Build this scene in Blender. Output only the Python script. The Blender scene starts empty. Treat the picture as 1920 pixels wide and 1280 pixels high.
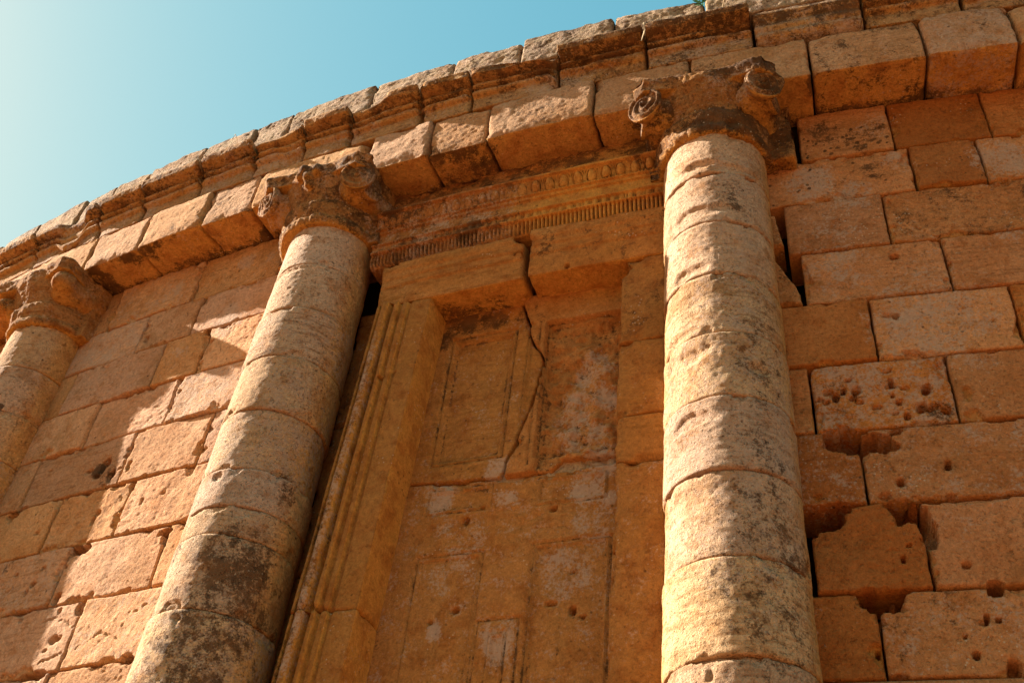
import bpy, math, random
import numpy as np
from mathutils import Vector, Matrix

# ------------------------------------------------------------------ camera, sky, sun, exposure
R = 30.5                       # wall radius of the round tomb (metres); (s, z) = arc length along it and height
scene = bpy.context.scene
C = scene.collection
CAM_D, CAM_F, CAM_YAW, CAM_PITCH, CAM_ROLL = 36.1765, 2017.93, -20.6997, 42.4894, 7.3951
yaw, pit, rol = map(math.radians, (CAM_YAW, CAM_PITCH, CAM_ROLL))
fwd = Vector((math.sin(yaw)*math.cos(pit), math.cos(yaw)*math.cos(pit), math.sin(pit)))
rt = Vector((math.cos(yaw), -math.sin(yaw), 0.0))
up = rt.cross(fwd)
r2 = math.cos(rol)*rt + math.sin(rol)*up
u2 = -math.sin(rol)*rt + math.cos(rol)*up
cd = bpy.data.cameras.new("camera")
cam = bpy.data.objects.new("camera", cd)
C.objects.link(cam)
cam.matrix_world = Matrix(((r2.x, u2.x, -fwd.x, 0.0), (r2.y, u2.y, -fwd.y, -CAM_D), (r2.z, u2.z, -fwd.z, 1.65), (0, 0, 0, 1)))
cd.sensor_width = 36.0
cd.lens = CAM_F/1920*36.0
cd.clip_start, cd.clip_end = 0.1, 3000
scene.camera = cam

SUN_EL, SUN_HEAD = math.radians(33.0), math.radians(3.0)      # travels towards +x, a little towards the wall
travel = Vector((math.cos(SUN_HEAD)*math.cos(SUN_EL), math.sin(SUN_HEAD)*math.cos(SUN_EL), -math.sin(SUN_EL)))
world = bpy.data.worlds.new("World")
scene.world = world
world.use_nodes = True
wn, wl = world.node_tree.nodes, world.node_tree.links
wn.clear()
sky = wn.new('ShaderNodeTexSky')
sky.sky_type = 'NISHITA'
sky.sun_disc = False
sky.sun_elevation = SUN_EL
sky.sun_rotation = math.atan2(-travel.x, -travel.y)
sky.altitude, sky.air_density, sky.dust_density, sky.ozone_density = 0, 3.0, 3.0, 3.0
tint = wn.new('ShaderNodeMix'); tint.data_type = 'RGBA'; tint.blend_type = 'MULTIPLY'
tint.inputs[0].default_value = 1.0
tint.inputs[7].default_value = (0.66, 0.95, 0.94, 1)
bg = wn.new('ShaderNodeBackground'); bg.inputs[1].default_value = 0.05
wo = wn.new('ShaderNodeOutputWorld')
hs = wn.new('ShaderNodeHueSaturation'); hs.inputs['Saturation'].default_value = 1.32
sep = wn.new('ShaderNodeSeparateColor'); com = wn.new('ShaderNodeCombineColor')
wl.new(sky.outputs[0], hs.inputs['Color']); wl.new(hs.outputs[0], sep.inputs[0])
for k, pw, sc in ((0, 1.0, 1.0), (1, 0.58, 1.70), (2, 0.40, 2.32)):       # clear cyan sky: flatter green and blue than red
    a = wn.new('ShaderNodeMath'); a.operation = 'POWER'; a.inputs[1].default_value = pw
    b = wn.new('ShaderNodeMath'); b.operation = 'MULTIPLY'; b.inputs[1].default_value = sc
    wl.new(sep.outputs[k], a.inputs[0]); wl.new(a.outputs[0], b.inputs[0]); wl.new(b.outputs[0], com.inputs[k])
wl.new(com.outputs[0], tint.inputs[6]); wl.new(tint.outputs[2], bg.inputs[0]); wl.new(bg.outputs[0], wo.inputs[0])
sd = bpy.data.lights.new("sun", 'SUN')
sun = bpy.data.objects.new("sun", sd)
C.objects.link(sun)
sd.energy, sd.angle, sd.color = 5.0, math.radians(0.5), (1.0, 0.945, 0.83)
sun.rotation_euler = travel.to_track_quat('-Z', 'Y').to_euler()
sun.location = (-40, -40, 30)
scene.view_settings.view_transform = 'Standard'
scene.view_settings.look = 'None'
scene.view_settings.exposure = 1.86
scene.view_settings.gamma = 1.0
scene.cycles.max_bounces = 6
scene.cycles.diffuse_bounces = 5

# ------------------------------------------------------------------ measured layout (arc length s, height z, sizes in metres)
RIGHT = [(0.14, 0.872, 9.45, 8.84),
  (0.872, 1.594, 9.45, 8.84),
  (1.594, 3.3, 9.45, 8.84),
  (-0.217, 0.961, 8.84, 8.315),
  (0.961, 1.46, 8.84, 8.315),
  (1.46, 3.3, 8.84, 8.315),
  (-0.044, 0.69, 8.315, 7.75),
  (0.69, 3.3, 8.315, 7.75),
  (0.038, 1.026, 7.75, 7.21),
  (1.026, 3.3, 7.75, 7.21),
  (-0.217, 0.457, 7.21, 6.635),
  (0.457, 1.373, 7.21, 6.635),
  (1.373, 3.3, 7.21, 6.635),
  (-0.217, 0.002, 6.635, 6.07),
  (0.002, 0.872, 6.635, 6.07),
  (0.872, 3.3, 6.635, 6.07),
  (-0.217, 0.254, 6.07, 5.505),
  (0.254, 3.3, 6.07, 5.505),
  (-0.103, 0.534, 5.505, 4.912),
  (0.534, 3.3, 5.505, 4.912),
  (-0.217, 0.216, 4.912, 4.385),
  (0.216, 3.3, 4.912, 4.385)]
LEFT = [(-7.406, -6.983, 9.45, 8.84),
  (-6.983, -5.837, 9.45, 8.84),
  (-5.837, -4.456, 9.45, 8.84),
  (-7.406, -6.344, 8.84, 8.315),
  (-6.344, -5.641, 8.84, 8.315),
  (-5.641, -4.456, 8.84, 8.315),
  (-7.406, -7.097, 8.315, 7.75),
  (-7.097, -5.903, 8.315, 7.75),
  (-5.903, -5.366, 8.315, 7.75),
  (-5.366, -4.456, 8.315, 7.75),
  (-7.406, -6.514, 7.75, 7.21),
  (-6.514, -5.519, 7.75, 7.21),
  (-5.519, -4.456, 7.75, 7.21),
  (-7.406, -7.009, 7.21, 6.635),
  (-7.009, -5.802, 7.21, 6.635),
  (-5.802, -4.941, 7.21, 6.635),
  (-4.941, -4.456, 7.21, 6.635),
  (-7.406, -6.433, 6.635, 6.07),
  (-6.433, -5.591, 6.635, 6.07),
  (-5.591, -4.456, 6.635, 6.07),
  (-7.406, -6.017, 6.07, 5.505),
  (-6.017, -4.974, 6.07, 5.505),
  (-4.974, -4.456, 6.07, 5.505),
  (-7.406, -5.586, 5.505, 4.912),
  (-5.586, -4.456, 5.505, 4.912),
  (-7.406, -5.667, 4.912, 4.385),
  (-5.667, -4.456, 4.912, 4.385)]
ARCH = [-8.133, -7.221, -6.459, -5.627, -5.019, -3.774, -3.082, -2.504, -1.524, -0.675, 0.308, 1.195, 1.875]
CORN = [-8.346, -7.315, -6.671, -5.87, -5.171, -4.562, -4.022, -3.254, -2.729, -1.876, -1.055, -0.12, 0.791, 1.569]
TOP = [-8.704, -7.884, -7.374, -6.84, -6.047, -5.361, -4.881, -3.885, -2.997, -2.279, -1.369, -0.522]
HOLES = [(0.053, 6.345, 0.0222, 0.05, 1.0),
  (0.086, 6.325, 0.0222, 0.05, 1.0),
  (0.152, 6.356, 0.0267, 0.05, 1.0),
  (0.203, 6.396, 0.0178, 0.05, 1.0),
  (0.26, 6.334, 0.0222, 0.05, 1.0),
  (0.289, 6.393, 0.0267, 0.05, 1.0),
  (0.295, 6.298, 0.0222, 0.05, 1.0),
  (0.508, 6.444, 0.0178, 0.05, 1.0),
  (0.502, 6.405, 0.0178, 0.05, 1.0),
  (0.503, 6.327, 0.0178, 0.05, 1.0),
  (0.589, 6.379, 0.0178, 0.05, 1.0),
  (0.714, 6.356, 0.04, 0.05, 1.0),
  (0.534, 6.269, 0.0222, 0.05, 1.0),
  (0.408, 6.246, 0.0178, 0.05, 1.0),
  (0.385, 6.244, 0.0133, 0.05, 1.0),
  (0.5, 6.182, 0.0178, 0.05, 1.0),
  (0.567, 6.152, 0.0222, 0.05, 1.0),
  (0.67, 6.216, 0.04, 0.05, 1.0),
  (0.712, 6.203, 0.0356, 0.05, 1.0),
  (0.758, 6.213, 0.04, 0.05, 1.0),
  (0.805, 6.171, 0.0489, 0.05, 1.0),
  (0.254, 6.485, 0.0178, 0.05, 1.0),
  (0.105, 6.401, 0.0267, 0.05, 1.0),
  (0.691, 7.611, 0.0267, 0.05, 1.0),
  (0.593, 7.025, 0.0311, 0.05, 1.0),
  (0.621, 7.012, 0.0356, 0.05, 1.0),
  (0.676, 6.664, 0.0489, 0.05, 1.0),
  (0.491, 6.534, 0.0178, 0.05, 1.0),
  (0.745, 5.748, 0.0267, 0.05, 1.0),
  (0.456, 5.638, 0.0222, 0.05, 1.0),
  (0.355, 5.549, 0.0222, 0.05, 1.0),
  (0.463, 5.504, 0.0222, 0.05, 1.0),
  (0.726, 5.513, 0.0222, 0.05, 1.0),
  (0.724, 5.051, 0.0178, 0.05, 1.0),
  (0.678, 4.51, 0.0222, 0.05, 1.0),
  (0.748, 4.693, 0.0133, 0.05, 1.0),
  (0.768, 4.725, 0.0133, 0.05, 1.0),
  (0.642, 4.617, 0.0133, 0.05, 1.0),
  (0.825, 4.712, 0.0133, 0.05, 1.0),
  (0.183, 4.544, 0.0267, 0.05, 1.0),
  (0.278, 4.378, 0.0622, 0.05, 1.0),
  (0.851, 4.372, 0.0622, 0.05, 1.0),
  (0.396, 5.107, 0.0133, 0.05, 1.0),
  (0.439, 5.195, 0.0133, 0.05, 1.0),
  (-2.477, 5.857, 0.0244, 0.06, 1.0),
  (-1.817, 5.865, 0.0244, 0.06, 1.0),
  (-2.471, 5.151, 0.0267, 0.06, 1.0),
  (-1.792, 5.142, 0.0289, 0.06, 1.0),
  (-1.639, 5.08, 0.0267, 0.06, 1.0),
  (-2.64, 5.081, 0.0222, 0.06, 1.0),
  (-2.361, 5.95, 0.0156, 0.06, 1.0),
  (-1.649, 5.358, 0.0111, 0.06, 1.0),
  (-1.562, 5.022, 0.0111, 0.06, 1.0),
  (-1.769, 7.997, 0.02, 0.06, 1.0),
  (-3.213, 7.097, 0.0156, 0.05, 1.0),
  (-3.128, 7.142, 0.0111, 0.05, 1.0),
  (-6.065, 6.88, 0.0622, 0.04, 1.0),
  (-5.925, 6.767, 0.0444, 0.04, 1.0),
  (-6.11, 6.792, 0.0356, 0.04, 1.0),
  (-6.243, 6.885, 0.0311, 0.04, 1.0),
  (-5.781, 5.192, 0.0356, 0.04, 1.0),
  (-5.733, 5.193, 0.0267, 0.04, 1.0),
  (-5.822, 5.108, 0.0133, 0.04, 1.0),
  (-5.849, 5.451, 0.0178, 0.04, 1.0),
  (-6.3, 5.759, 0.0267, 0.04, 1.0),
  (-6.342, 5.682, 0.0222, 0.04, 1.0),
  (-7.027, 6.545, 0.0267, 0.04, 1.0),
  (-6.564, 6.307, 0.0222, 0.04, 1.0),
  (-6.802, 7.028, 0.0133, 0.04, 1.0),
  (-6.248, 5.894, 0.0178, 0.04, 1.0),
  (-6.573, 5.896, 0.0133, 0.04, 1.0),
  (-5.184, 6.411, 0.0133, 0.04, 1.0),
  (-5.398, 6.366, 0.0178, 0.04, 1.0),
  (-5.903, 6.366, 0.0311, 0.04, 1.0),
  (-5.92, 6.314, 0.0267, 0.04, 1.0),
  (-6.244, 8.484, 0.04, 0.02, 1.0),
  (-6.669, 8.238, 0.0267, 0.02, 1.0),
  (-6.736, 8.272, 0.0222, 0.02, 1.0),
  (-7.983, 8.268, 0.0178, 0.02, 1.0)]
CHIPS = [(0.191, 5.998, 0.124, 0.11, 0.22),
  (0.31, 5.968, 0.16, 0.084, 0.22),
  (0.223, 5.94, 0.062, 0.077, 0.22),
  (-0.057, 5.442, 0.151, 0.09, 0.25),
  (-0.113, 5.375, 0.044, 0.077, 0.2),
  (0.475, 5.427, 0.116, 0.077, 0.22),
  (0.553, 5.358, 0.044, 0.155, 0.12),
  (0.228, 4.863, 0.16, 0.071, 0.22),
  (0.843, 4.897, 0.044, 0.045, 0.12),
  (0.266, 4.828, 0.062, 0.052, 0.2),
  (-5.502, 7.699, 0.04, 0.052, 0.2),
  (-5.405, 8.275, 0.031, 0.032, 0.15),
  (-5.518, 7.552, 0.027, 0.129, 0.12),
  (-5.892, 6.007, 0.098, 0.039, 0.2),
  (-5.973, 6.005, 0.053, 0.052, 0.15),
  (-5.003, 6.007, 0.071, 0.032, 0.18),
  (-4.991, 5.955, 0.027, 0.064, 0.12),
  (-5.603, 5.443, 0.04, 0.071, 0.2),
  (-5.845, 4.904, 0.133, 0.039, 0.2),
  (-5.588, 6.574, 0.036, 0.058, 0.06),
  (-5.947, 5.564, 0.036, 0.052, 0.06),
  (-4.917, 4.916, 0.053, 0.039, 0.2),
  (-7.026, 6.583, 0.062, 0.032, 0.12),
  (-6.941, 6.641, 0.044, 0.026, 0.1)]
STAINS = [(0, 0.353, 9.165, 0.2, 0.55),
  (0, 0.75, 9.137, 0.178, 0.5),
  (0, 0.532, 9.061, 0.267, 0.35),
  (0, 0.681, 8.595, 0.133, 0.5),
  (0, 0.349, 8.504, 0.133, 0.3),
  (0, 1.369, 9.172, 0.267, 0.3),
  (0, -1.519, 12.026, 0.022, 0),
  (0, 0.131, 6.368, 0.178, 0.35),
  (0, 0.757, 6.159, 0.133, 0.5),
  (0, 1.254, 7.295, 0.089, 0.2),
  (0, 0.318, 4.637, 0.178, 0.3),
  (0, 0.61, 4.752, 0.222, 0.35),
  (0, 0.147, 5.334, 0.178, 0.05),
  (0, -6.101, 6.856, 0.098, 0.9),
  (0, -5.963, 6.766, 0.133, 0.6),
  (0, -6.712, 6.011, 0.089, 0.4),
  (0, -7.046, 6.686, 0.089, 0.4),
  (1, 0.19, 8.541, 0.244, 0.75),
  (1, 0.492, 8.341, 0.222, 0.65),
  (1, 0.854, 8.691, 0.156, 0.5),
  (1, 0.299, 8.006, 0.356, 0.4),
  (1, 0.254, 7.572, 0.311, 0.5),
  (1, 0.858, 6.989, 0.533, 0.6),
  (1, 1.615, 8.599, 0.267, 0.7),
  (1, 1.473, 7.702, 0.133, 0.5),
  (1, 0.993, 5.607, 0.267, 0.3),
  (1, 0.8, 5.861, 0.311, 0.3),
  (1, 0.759, 9.208, 0.222, 0.5),
  (1, -5.173, 8.362, 0.267, 0.7),
  (1, -5.26, 9.203, 0.142, 0.8),  # paler patches high on the left bay
  (1, -6.088, 9.129, 0.133, 0.7),
  (1, -5.898, 9.371, 0.107, 0.5),
  (1, -4.957, 9.166, 0.089, 0.6),
  (1, -5.693, 8.05, 0.178, 0.4),
  (1, 0.68, 5.33, 0.267, 0.3),
  (1, -2.537, 5.449, 0.267, 0.5),
  (1, -1.7, 5.397, 0.267, 0.6),
  (1, -1.597, 7.117, 0.222, 0.7),
  (1, -1.663, 6.759, 0.267, 0.6),
  (1, -1.5, 6.834, 0.178, 0.7),
  (1, -1.693, 6.561, 0.267, 0.6),
  (1, -2.292, 6.267, 0.133, 0.8),
  (1, -2.737, 6.075, 0.178, 0.7),
  (1, -1.583, 6.001, 0.178, 0.8),
  (1, -1.531, 5.71, 0.222, 0.6),
  (1, -2.179, 5.992, 0.111, 0.6),
  (1, -2.609, 5.014, 0.089, 0.9),
  (1, -2.118, 4.895, 0.178, 0.7),
  (1, -1.476, 6.215, 0.178, 0.7),
  (1, -2.477, 5.742, 0.267, 0.4),
  (1, -1.407, 5.911, 0.067, 0.9),
  (0, -2.917, 7.693, 0.151, 0.7),
  (0, -2.864, 7.834, 0.178, 0.6),
  (0, -2.716, 7.84, 0.151, 0.75),
  (0, -2.567, 7.829, 0.151, 0.6),
  (0, -2.447, 7.836, 0.133, 0.6),
  (0, -2.23, 7.821, 0.089, 0.5),
  (0, -3.141, 5.881, 0.089, 0.6),
  (0, -3.043, 4.979, 0.133, 0.5),
  (1, -3.314, 6.833, 0.098, 0.4),
  (1, -3.438, 6.342, 0.107, 0.5),
  (1, -3.506, 5.694, 0.116, 0.5),
  (0, -2.621, 8.623, 0.098, 0.95),
  (0, -2.716, 8.583, 0.116, 0.6),
  (0, -3.257, 9.051, 0.311, 0.45),
  (0, -3.276, 8.552, 0.267, 0.5),
  (0, -3.462, 9.123, 0.178, 0.8),
  (0, -2.554, 9.335, 0.178, 0.6),
  (0, -2.138, 9.268, 0.133, 0.6),
  (0, -2.933, 9.394, 0.267, 0.4),
  (0, -1.213, 9.191, 0.222, 0.7),
  (0, -3.08, 9.292, 0.133, 0.6),
  (1, -3.092, 8.704, 0.4, 0.5),
  (1, -2.596, 8.828, 0.267, 0.5),
  (1, -2.404, 8.91, 0.178, 0.4),
  (2, -1.614, 8.664, 0.756, 0.9),
  (2, -1.394, 8.952, 0.4, 0.8)]
CRACKS = [((0.786, 8.06),
  (0.83, 7.917),
  (0.933, 7.877),
  (1.026, 7.75)),
  ((1.266, 7.201),
  (1.227, 6.909),
  (1.155, 6.767)),
  ((-5.482, 5.068),
  (-5.294, 5.167),
  (-5.093, 5.117),
  (-5.068, 5.3),
  (-4.842, 5.387)),
  ((-5.991, 5.348),
  (-5.846, 5.372),
  (-5.616, 5.298)),
  ((-5.827, 5.012),
  (-5.621, 5.05))]
DCRACKS = [((-1.886, 7.252),
  (-1.715, 7.329),
  (-1.601, 7.397))]
DOOR_HOLES = HOLES[44:55]

PHI = (-7.706, -4.126, -0.547)          # arc positions of the three columns
CE = 0.07                               # column centres stand this far outside the wall face
ZS = 9.45                               # soffit height
rng = random.Random(7)

# ------------------------------------------------------------------ noise
def _hash(ix, iy, iz, seed):
    h = (ix*374761393 + iy*668265263 + iz*2147483647 + seed*974634541) & 0xFFFFFFFF
    h = ((h ^ (h >> 13))*1274126177) & 0xFFFFFFFF
    h = ((h ^ (h >> 16))*2246822519) & 0xFFFFFFFF
    return ((h ^ (h >> 15)) & 0xFFFFFF).astype(np.float64)/8388607.5 - 1.0
def vnoise(p, f, seed=0):
    q = np.asarray(p, float)*f + 1000.0 + seed*17.31
    i = np.floor(q).astype(np.int64); t = q - i
    t = t*t*t*(t*(t*6-15)+10)
    out = 0
    for dx in (0, 1):
        wx = t[:, 0] if dx else 1-t[:, 0]
        for dy in (0, 1):
            wy = t[:, 1] if dy else 1-t[:, 1]
            for dz in (0, 1):
                wz = t[:, 2] if dz else 1-t[:, 2]
                out = out + wx*wy*wz*_hash(i[:, 0]+dx, i[:, 1]+dy, i[:, 2]+dz, seed)
    return out
def fbm(p, f, seed=0, oc=3, gain=0.5):
    a, s, t = 1.0, 0.0, 0.0
    for k in range(oc):
        s = s + a*vnoise(p, f*2.03**k, seed+k); t += a; a *= gain
    return s/t
def sstep(a, b, x):
    t = np.clip((x-a)/(b-a), 0, 1)
    return t*t*(3-2*t)
spot_rng = random.Random(3)
for (a, b, c, d, n) in ((0.18, 0.84, 8.88, 9.22, 46), (-0.15, 0.9, 8.45, 8.8, 9)):
    STAINS += [(0, spot_rng.uniform(a, b), c+(d-c)*spot_rng.random()**1.5, spot_rng.uniform(0.007, 0.020), 1.1) for _ in range(n)]
HOL, CHP, STN = np.array(HOLES), np.array(CHIPS), np.array(STAINS)
DX, DY = np.array(DOOR_HOLES), None

def rough(P, seed, k=1.0):
    """weathered relief of a stone face, metres along its normal"""
    n = 0.010*fbm(P, 2.2, seed, 2) + 0.0055*fbm(P, 9, seed+5, 3) + 0.0032*fbm(P, 34, seed+9, 2)
    er = fbm(P, 1.6, seed+21, 2)
    bad = sstep(0.05, 0.45, er)
    rid = 1-np.abs(fbm(P*np.array([1, 1, 1.6]), 13, seed+31, 3))*2.4
    n = n - bad*(0.007 + 0.010*np.clip(rid, 0, 1)*vnoise(P, 7, seed+40).clip(-0.2, 1))
    pit = vnoise(P, 42, seed+51)
    n = n - 0.007*sstep(0.62, 0.9, pit)*sstep(-0.1, 0.4, fbm(P, 3, seed+60, 2))
    return n*k
def stains(s, z, P, kinds=STN):
    o = [np.zeros(len(s)) for _ in range(3)]
    w = 0.28*fbm(P, 7, 71, 3)
    for kd, cs, cz, r, k in kinds:
        m = (np.abs(s-cs) < 1.7*r) & (np.abs(z-cz) < 1.7*r)
        if m.any():
            d = np.hypot(s[m]-cs, (z[m]-cz)*0.85)/r + w[m]
            o[int(kd)][m] = np.maximum(o[int(kd)][m], k*(1-sstep(0.35, 1.25, d)))
    return o
def wall_cut(s, z, P, holes=HOL, chips=CHP, cracks=()):
    """depth taken away by holes, broken corners and cracks"""
    d = np.zeros(len(s))
    wob = 0.3*fbm(P, 14, 91, 2); wob2 = fbm(P, 9, 95, 3)
    for cs, cz, r, dep, el in holes:
        m = (np.abs(s-cs) < 2.2*r) & (np.abs(z-cz) < 2.2*r)
        if m.any():
            hh = math.sin(cs*91.7+cz*57.3)
            q = np.hypot((s[m]-cs)*(1+0.35*hh), (z[m]-cz)*(1-0.3*hh))/r + wob[m]*1.5 + 0.5*wob2[m]
            d[m] = np.maximum(d[m], (1.6+0.9*hh)*dep*(1-sstep(0.78, 1.03, q)) + 0.005*(1-sstep(1.0, 2.0, q)))
    for cs, cz, rx, rz, dep in chips:
        m = (np.abs(s-cs) < 1.6*rx) & (np.abs(z-cz) < 1.6*rz)
        if m.any():
            q = (np.abs((s[m]-cs)/rx)**3 + np.abs((z[m]-cz)/rz)**3)**(1/3.) + wob[m]*0.8 + 0.55*wob2[m]
            d[m] = np.maximum(d[m], dep*(1.45+0.5*wob2[m])*(1-sstep(0.80, 1.05, q)))
    for line in cracks:
        for (a0, b0), (a1, b1) in zip(line[:-1], line[1:]):
            L2 = (a1-a0)**2 + (b1-b0)**2
            t = np.clip(((s-a0)*(a1-a0)+(z-b0)*(b1-b0))/L2, 0, 1)
            q = np.hypot(s-a0-t*(a1-a0)+0.05*wob, z-b0-t*(b1-b0)+0.05*wob2)
            d = np.maximum(d, 0.022*(0.4+wob2+0.5).clip(0, 1)*(1-sstep(0.002, 0.011, q)))
    return d

# ------------------------------------------------------------------ materials
def N(nt, t, **kw):
    n = nt.nodes.new(t)
    for k, v in kw.items():
        if k.startswith('i_'):
            n.inputs[int(k[2:]) if k[2:].isdigit() else k[2:]].default_value = v
        else:
            setattr(n, k, v)
    return n
def stone(name, cA, cB, cC, speck=1.0, bump=0.6, grain=1.0, crust=1.0):
    m = bpy.data.materials.new(name); m.use_nodes = True
    nt = m.node_tree; nt.nodes.clear(); L = nt.links.new
    tc = N(nt, 'ShaderNodeTexCoord'); oi = N(nt, 'ShaderNodeObjectInfo')
    offs = N(nt, 'ShaderNodeVectorMath', operation='SCALE'); offs.inputs[0].default_value = (37, 53, 19)
    L(oi.outputs['Random'], offs.inputs['Scale'])
    add = N(nt, 'ShaderNodeVectorMath', operation='ADD')
    L(tc.outputs['Object'], add.inputs[0]); L(offs.outputs[0], add.inputs[1])
    V = add.outputs[0]
    def noise(scale, detail=4, rough=0.55, vec=V, dist=0.0):
        n = N(nt, 'ShaderNodeTexNoise'); n.inputs['Scale'].default_value = scale; n.inputs['Detail'].default_value = detail
        n.inputs['Roughness'].default_value = rough; n.inputs['Distortion'].default_value = dist
        L(vec, n.inputs['Vector']); return n.outputs['Fac']
    def ramp(x, a, b):
        n = N(nt, 'ShaderNodeMapRange', interpolation_type='SMOOTHSTEP')
        n.inputs[1].default_value, n.inputs[2].default_value = a, b
        L(x, n.inputs[0]); return n.outputs[0]
    def math_(op, a, b=None):
        n = N(nt, 'ShaderNodeMath', operation=op)
        for i, x in enumerate((a, b)):
            if x is None: continue
            if isinstance(x, (int, float)): n.inputs[i].default_value = x
            else: L(x, n.inputs[i])
        return n.outputs[0]
    def mix(f, a, b, mode='MIX'):
        n = N(nt, 'ShaderNodeMix', data_type='RGBA', blend_type=mode)
        if isinstance(f, (int, float)): n.inputs[0].default_value = f
        else: L(f, n.inputs[0])
        for i, x in ((6, a), (7, b)):
            if isinstance(x, tuple): n.inputs[i].default_value = x + (1,)
            else: L(x, n.inputs[i])
        return n.outputs[2]
    def attr(nm):
        n = N(nt, 'ShaderNodeAttribute', attribute_name=nm); return n.outputs['Fac']
    big, mid, fine, vfine = noise(1.3, 3), noise(6, 5, 0.6), noise(30, 6, 0.72), noise(85, 4, 0.7)
    col = mix(ramp(big, 0.38, 0.62), cA, cB)
    col = mix(ramp(mid, 0.48, 0.72), col, cC)
    # every stone differs: bedding, pale crust, darkening
    wnz = N(nt, 'ShaderNodeTexWhiteNoise', noise_dimensions='1D'); L(math_('MULTIPLY', oi.outputs['Random'], 913.7), wnz.inputs['W'])
    rs = N(nt, 'ShaderNodeSeparateColor'); L(wnz.outputs['Color'], rs.inputs[0])
    r1, r2, r3 = rs.outputs
    # bedding streaks
    mp = N(nt, 'ShaderNodeMapping'); mp.inputs['Scale'].default_value = (1, 1, 7); L(V, mp.inputs['Vector'])
    bed = noise(3.5, 5, 0.6, mp.outputs[0], 0.4)
    col = mix(math_('MULTIPLY', ramp(bed, 0.50, 0.62), math_('MULTIPLY', math_('POWER', r1, 2.0), 0.8)), col, tuple(c*0.72 for c in cC))
    # rust-brown blotches
    rust = math_('MULTIPLY', ramp(noise(2.1, 6, 0.66), 0.54, 0.66), 0.5)
    col = mix(rust, col, (0.31, 0.142, 0.045))
    # per-stone tint
    col = mix(1.0, col, oi.outputs['Color'], 'MULTIPLY')
    # orange tone, by the warm attribute
    w = attr('warm')
    wm = mix(ramp(mid, 0.4, 0.7), (0.66, 0.315, 0.062), (0.48, 0.185, 0.034))
    col = mix(math_('MULTIPLY', w, 0.85), col, wm)
    # grain
    g = math_('ADD', math_('MULTIPLY', fine, 0.7), math_('MULTIPLY', vfine, 0.5))
    gr = N(nt, 'ShaderNodeMapRange'); gr.inputs[1].default_value, gr.inputs[2].default_value = 0.35, 0.85
    gr.inputs[3].default_value, gr.inputs[4].default_value = 1-0.5*grain, 1+0.42*grain
    L(g, gr.inputs[0])
    vm = N(nt, 'ShaderNodeVectorMath', operation='SCALE'); L(col, vm.inputs[0]); L(gr.outputs[0], vm.inputs['Scale'])
    col = vm.outputs[0]
    # pale grey crust and dark lichen: coverage follows the amount, broken up by noise
    def cover(amount, n, hi, lo, soft):
        thr = math_('SUBTRACT', hi, math_('MULTIPLY', amount, hi-lo))
        return math_('MULTIPLY', ramp(math_('SUBTRACT', n, thr), -soft, soft), ramp(amount, 0.0, 0.12))
    def blend(*ws):
        out = None
        for w_, sc, de, ro in ws:
            x = math_('MULTIPLY', noise(sc, de, ro), w_)
            out = x if out is None else math_('ADD', out, x)
        return out
    pale_a = math_('MAXIMUM', attr('pale'), math_('MULTIPLY', math_('POWER', r2, 3.0), 0.6*crust))
    pm = cover(pale_a, blend((0.45, 7, 5, 0.65), (0.55, 42, 5, 0.7)), 0.66, 0.38, 0.07)
    col = mix(math_('MULTIPLY', pm, 0.75), col, mix(fine, (0.42, 0.255, 0.165), (0.60, 0.43, 0.32)))
    stain_a = math_('MAXIMUM', attr('stain'), math_('MULTIPLY', math_('POWER', r3, 3.0), 0.34))
    lm = cover(stain_a, blend((0.40, 5, 5, 0.65), (0.35, 22, 5, 0.7), (0.25, 70, 4, 0.7)), 0.64, 0.37, 0.05)
    col = mix(math_('MULTIPLY', lm, 0.86), col, mix(ramp(mid, 0.4, 0.65), (0.060, 0.026, 0.010), (0.155, 0.068, 0.025)))
    # scattered dark and white spots
    vo = N(nt, 'ShaderNodeTexVoronoi'); vo.inputs['Scale'].default_value = 17; L(V, vo.inputs['Vector'])
    wn_ = N(nt, 'ShaderNodeSeparateColor'); L(vo.outputs['Color'], wn_.inputs[0])
    rad = math_('ADD', vo.outputs['Distance'], math_('MULTIPLY', fine, 0.28))
    gate = math_('MULTIPLY', math_('GREATER_THAN', wn_.outputs[0], 0.70), ramp(noise(1.7, 3), 0.47, 0.62))
    sp = math_('MULTIPLY', math_('SUBTRACT', 1.0, ramp(rad, 0.24, 0.36)), gate)
    col = mix(math_('MULTIPLY', sp, 0.75*speck), col, (0.050, 0.022, 0.010))
    vo2 = N(nt, 'ShaderNodeTexVoronoi'); vo2.inputs['Scale'].default_value = 38; L(V, vo2.inputs['Vector'])
    w2 = N(nt, 'ShaderNodeSeparateColor'); L(vo2.outputs['Color'], w2.inputs[0])
    gate2 = math_('MULTIPLY', math_('GREATER_THAN', w2.outputs[1], 0.82), ramp(noise(2.3, 3), 0.5, 0.62))
    sp2 = math_('MULTIPLY', math_('SUBTRACT', 1.0, ramp(vo2.outputs['Distance'], 0.18, 0.3)), gate2)
    col = mix(math_('MULTIPLY', sp2, 0.6*speck), col, (0.62, 0.50, 0.36))
    # fine relief
    h = math_('ADD', math_('MULTIPLY', fine, 0.8), math_('MULTIPLY', vfine, 0.45))
    pit = math_('MULTIPLY', ramp(noise(48, 3, 0.55), 0.60, 0.70), -0.9)
    h = math_('ADD', h, pit)
    bp = N(nt, 'ShaderNodeBump'); bp.inputs['Strength'].default_value = bump; bp.inputs['Distance'].default_value = 0.035
    L(h, bp.inputs['Height'])
    b = N(nt, 'ShaderNodeBsdfPrincipled'); b.inputs['Roughness'].default_value = 0.95
    b.inputs['Specular IOR Level'].default_value = 0.12
    L(col, b.inputs['Base Color']); L(bp.outputs[0], b.inputs['Normal'])
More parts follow.
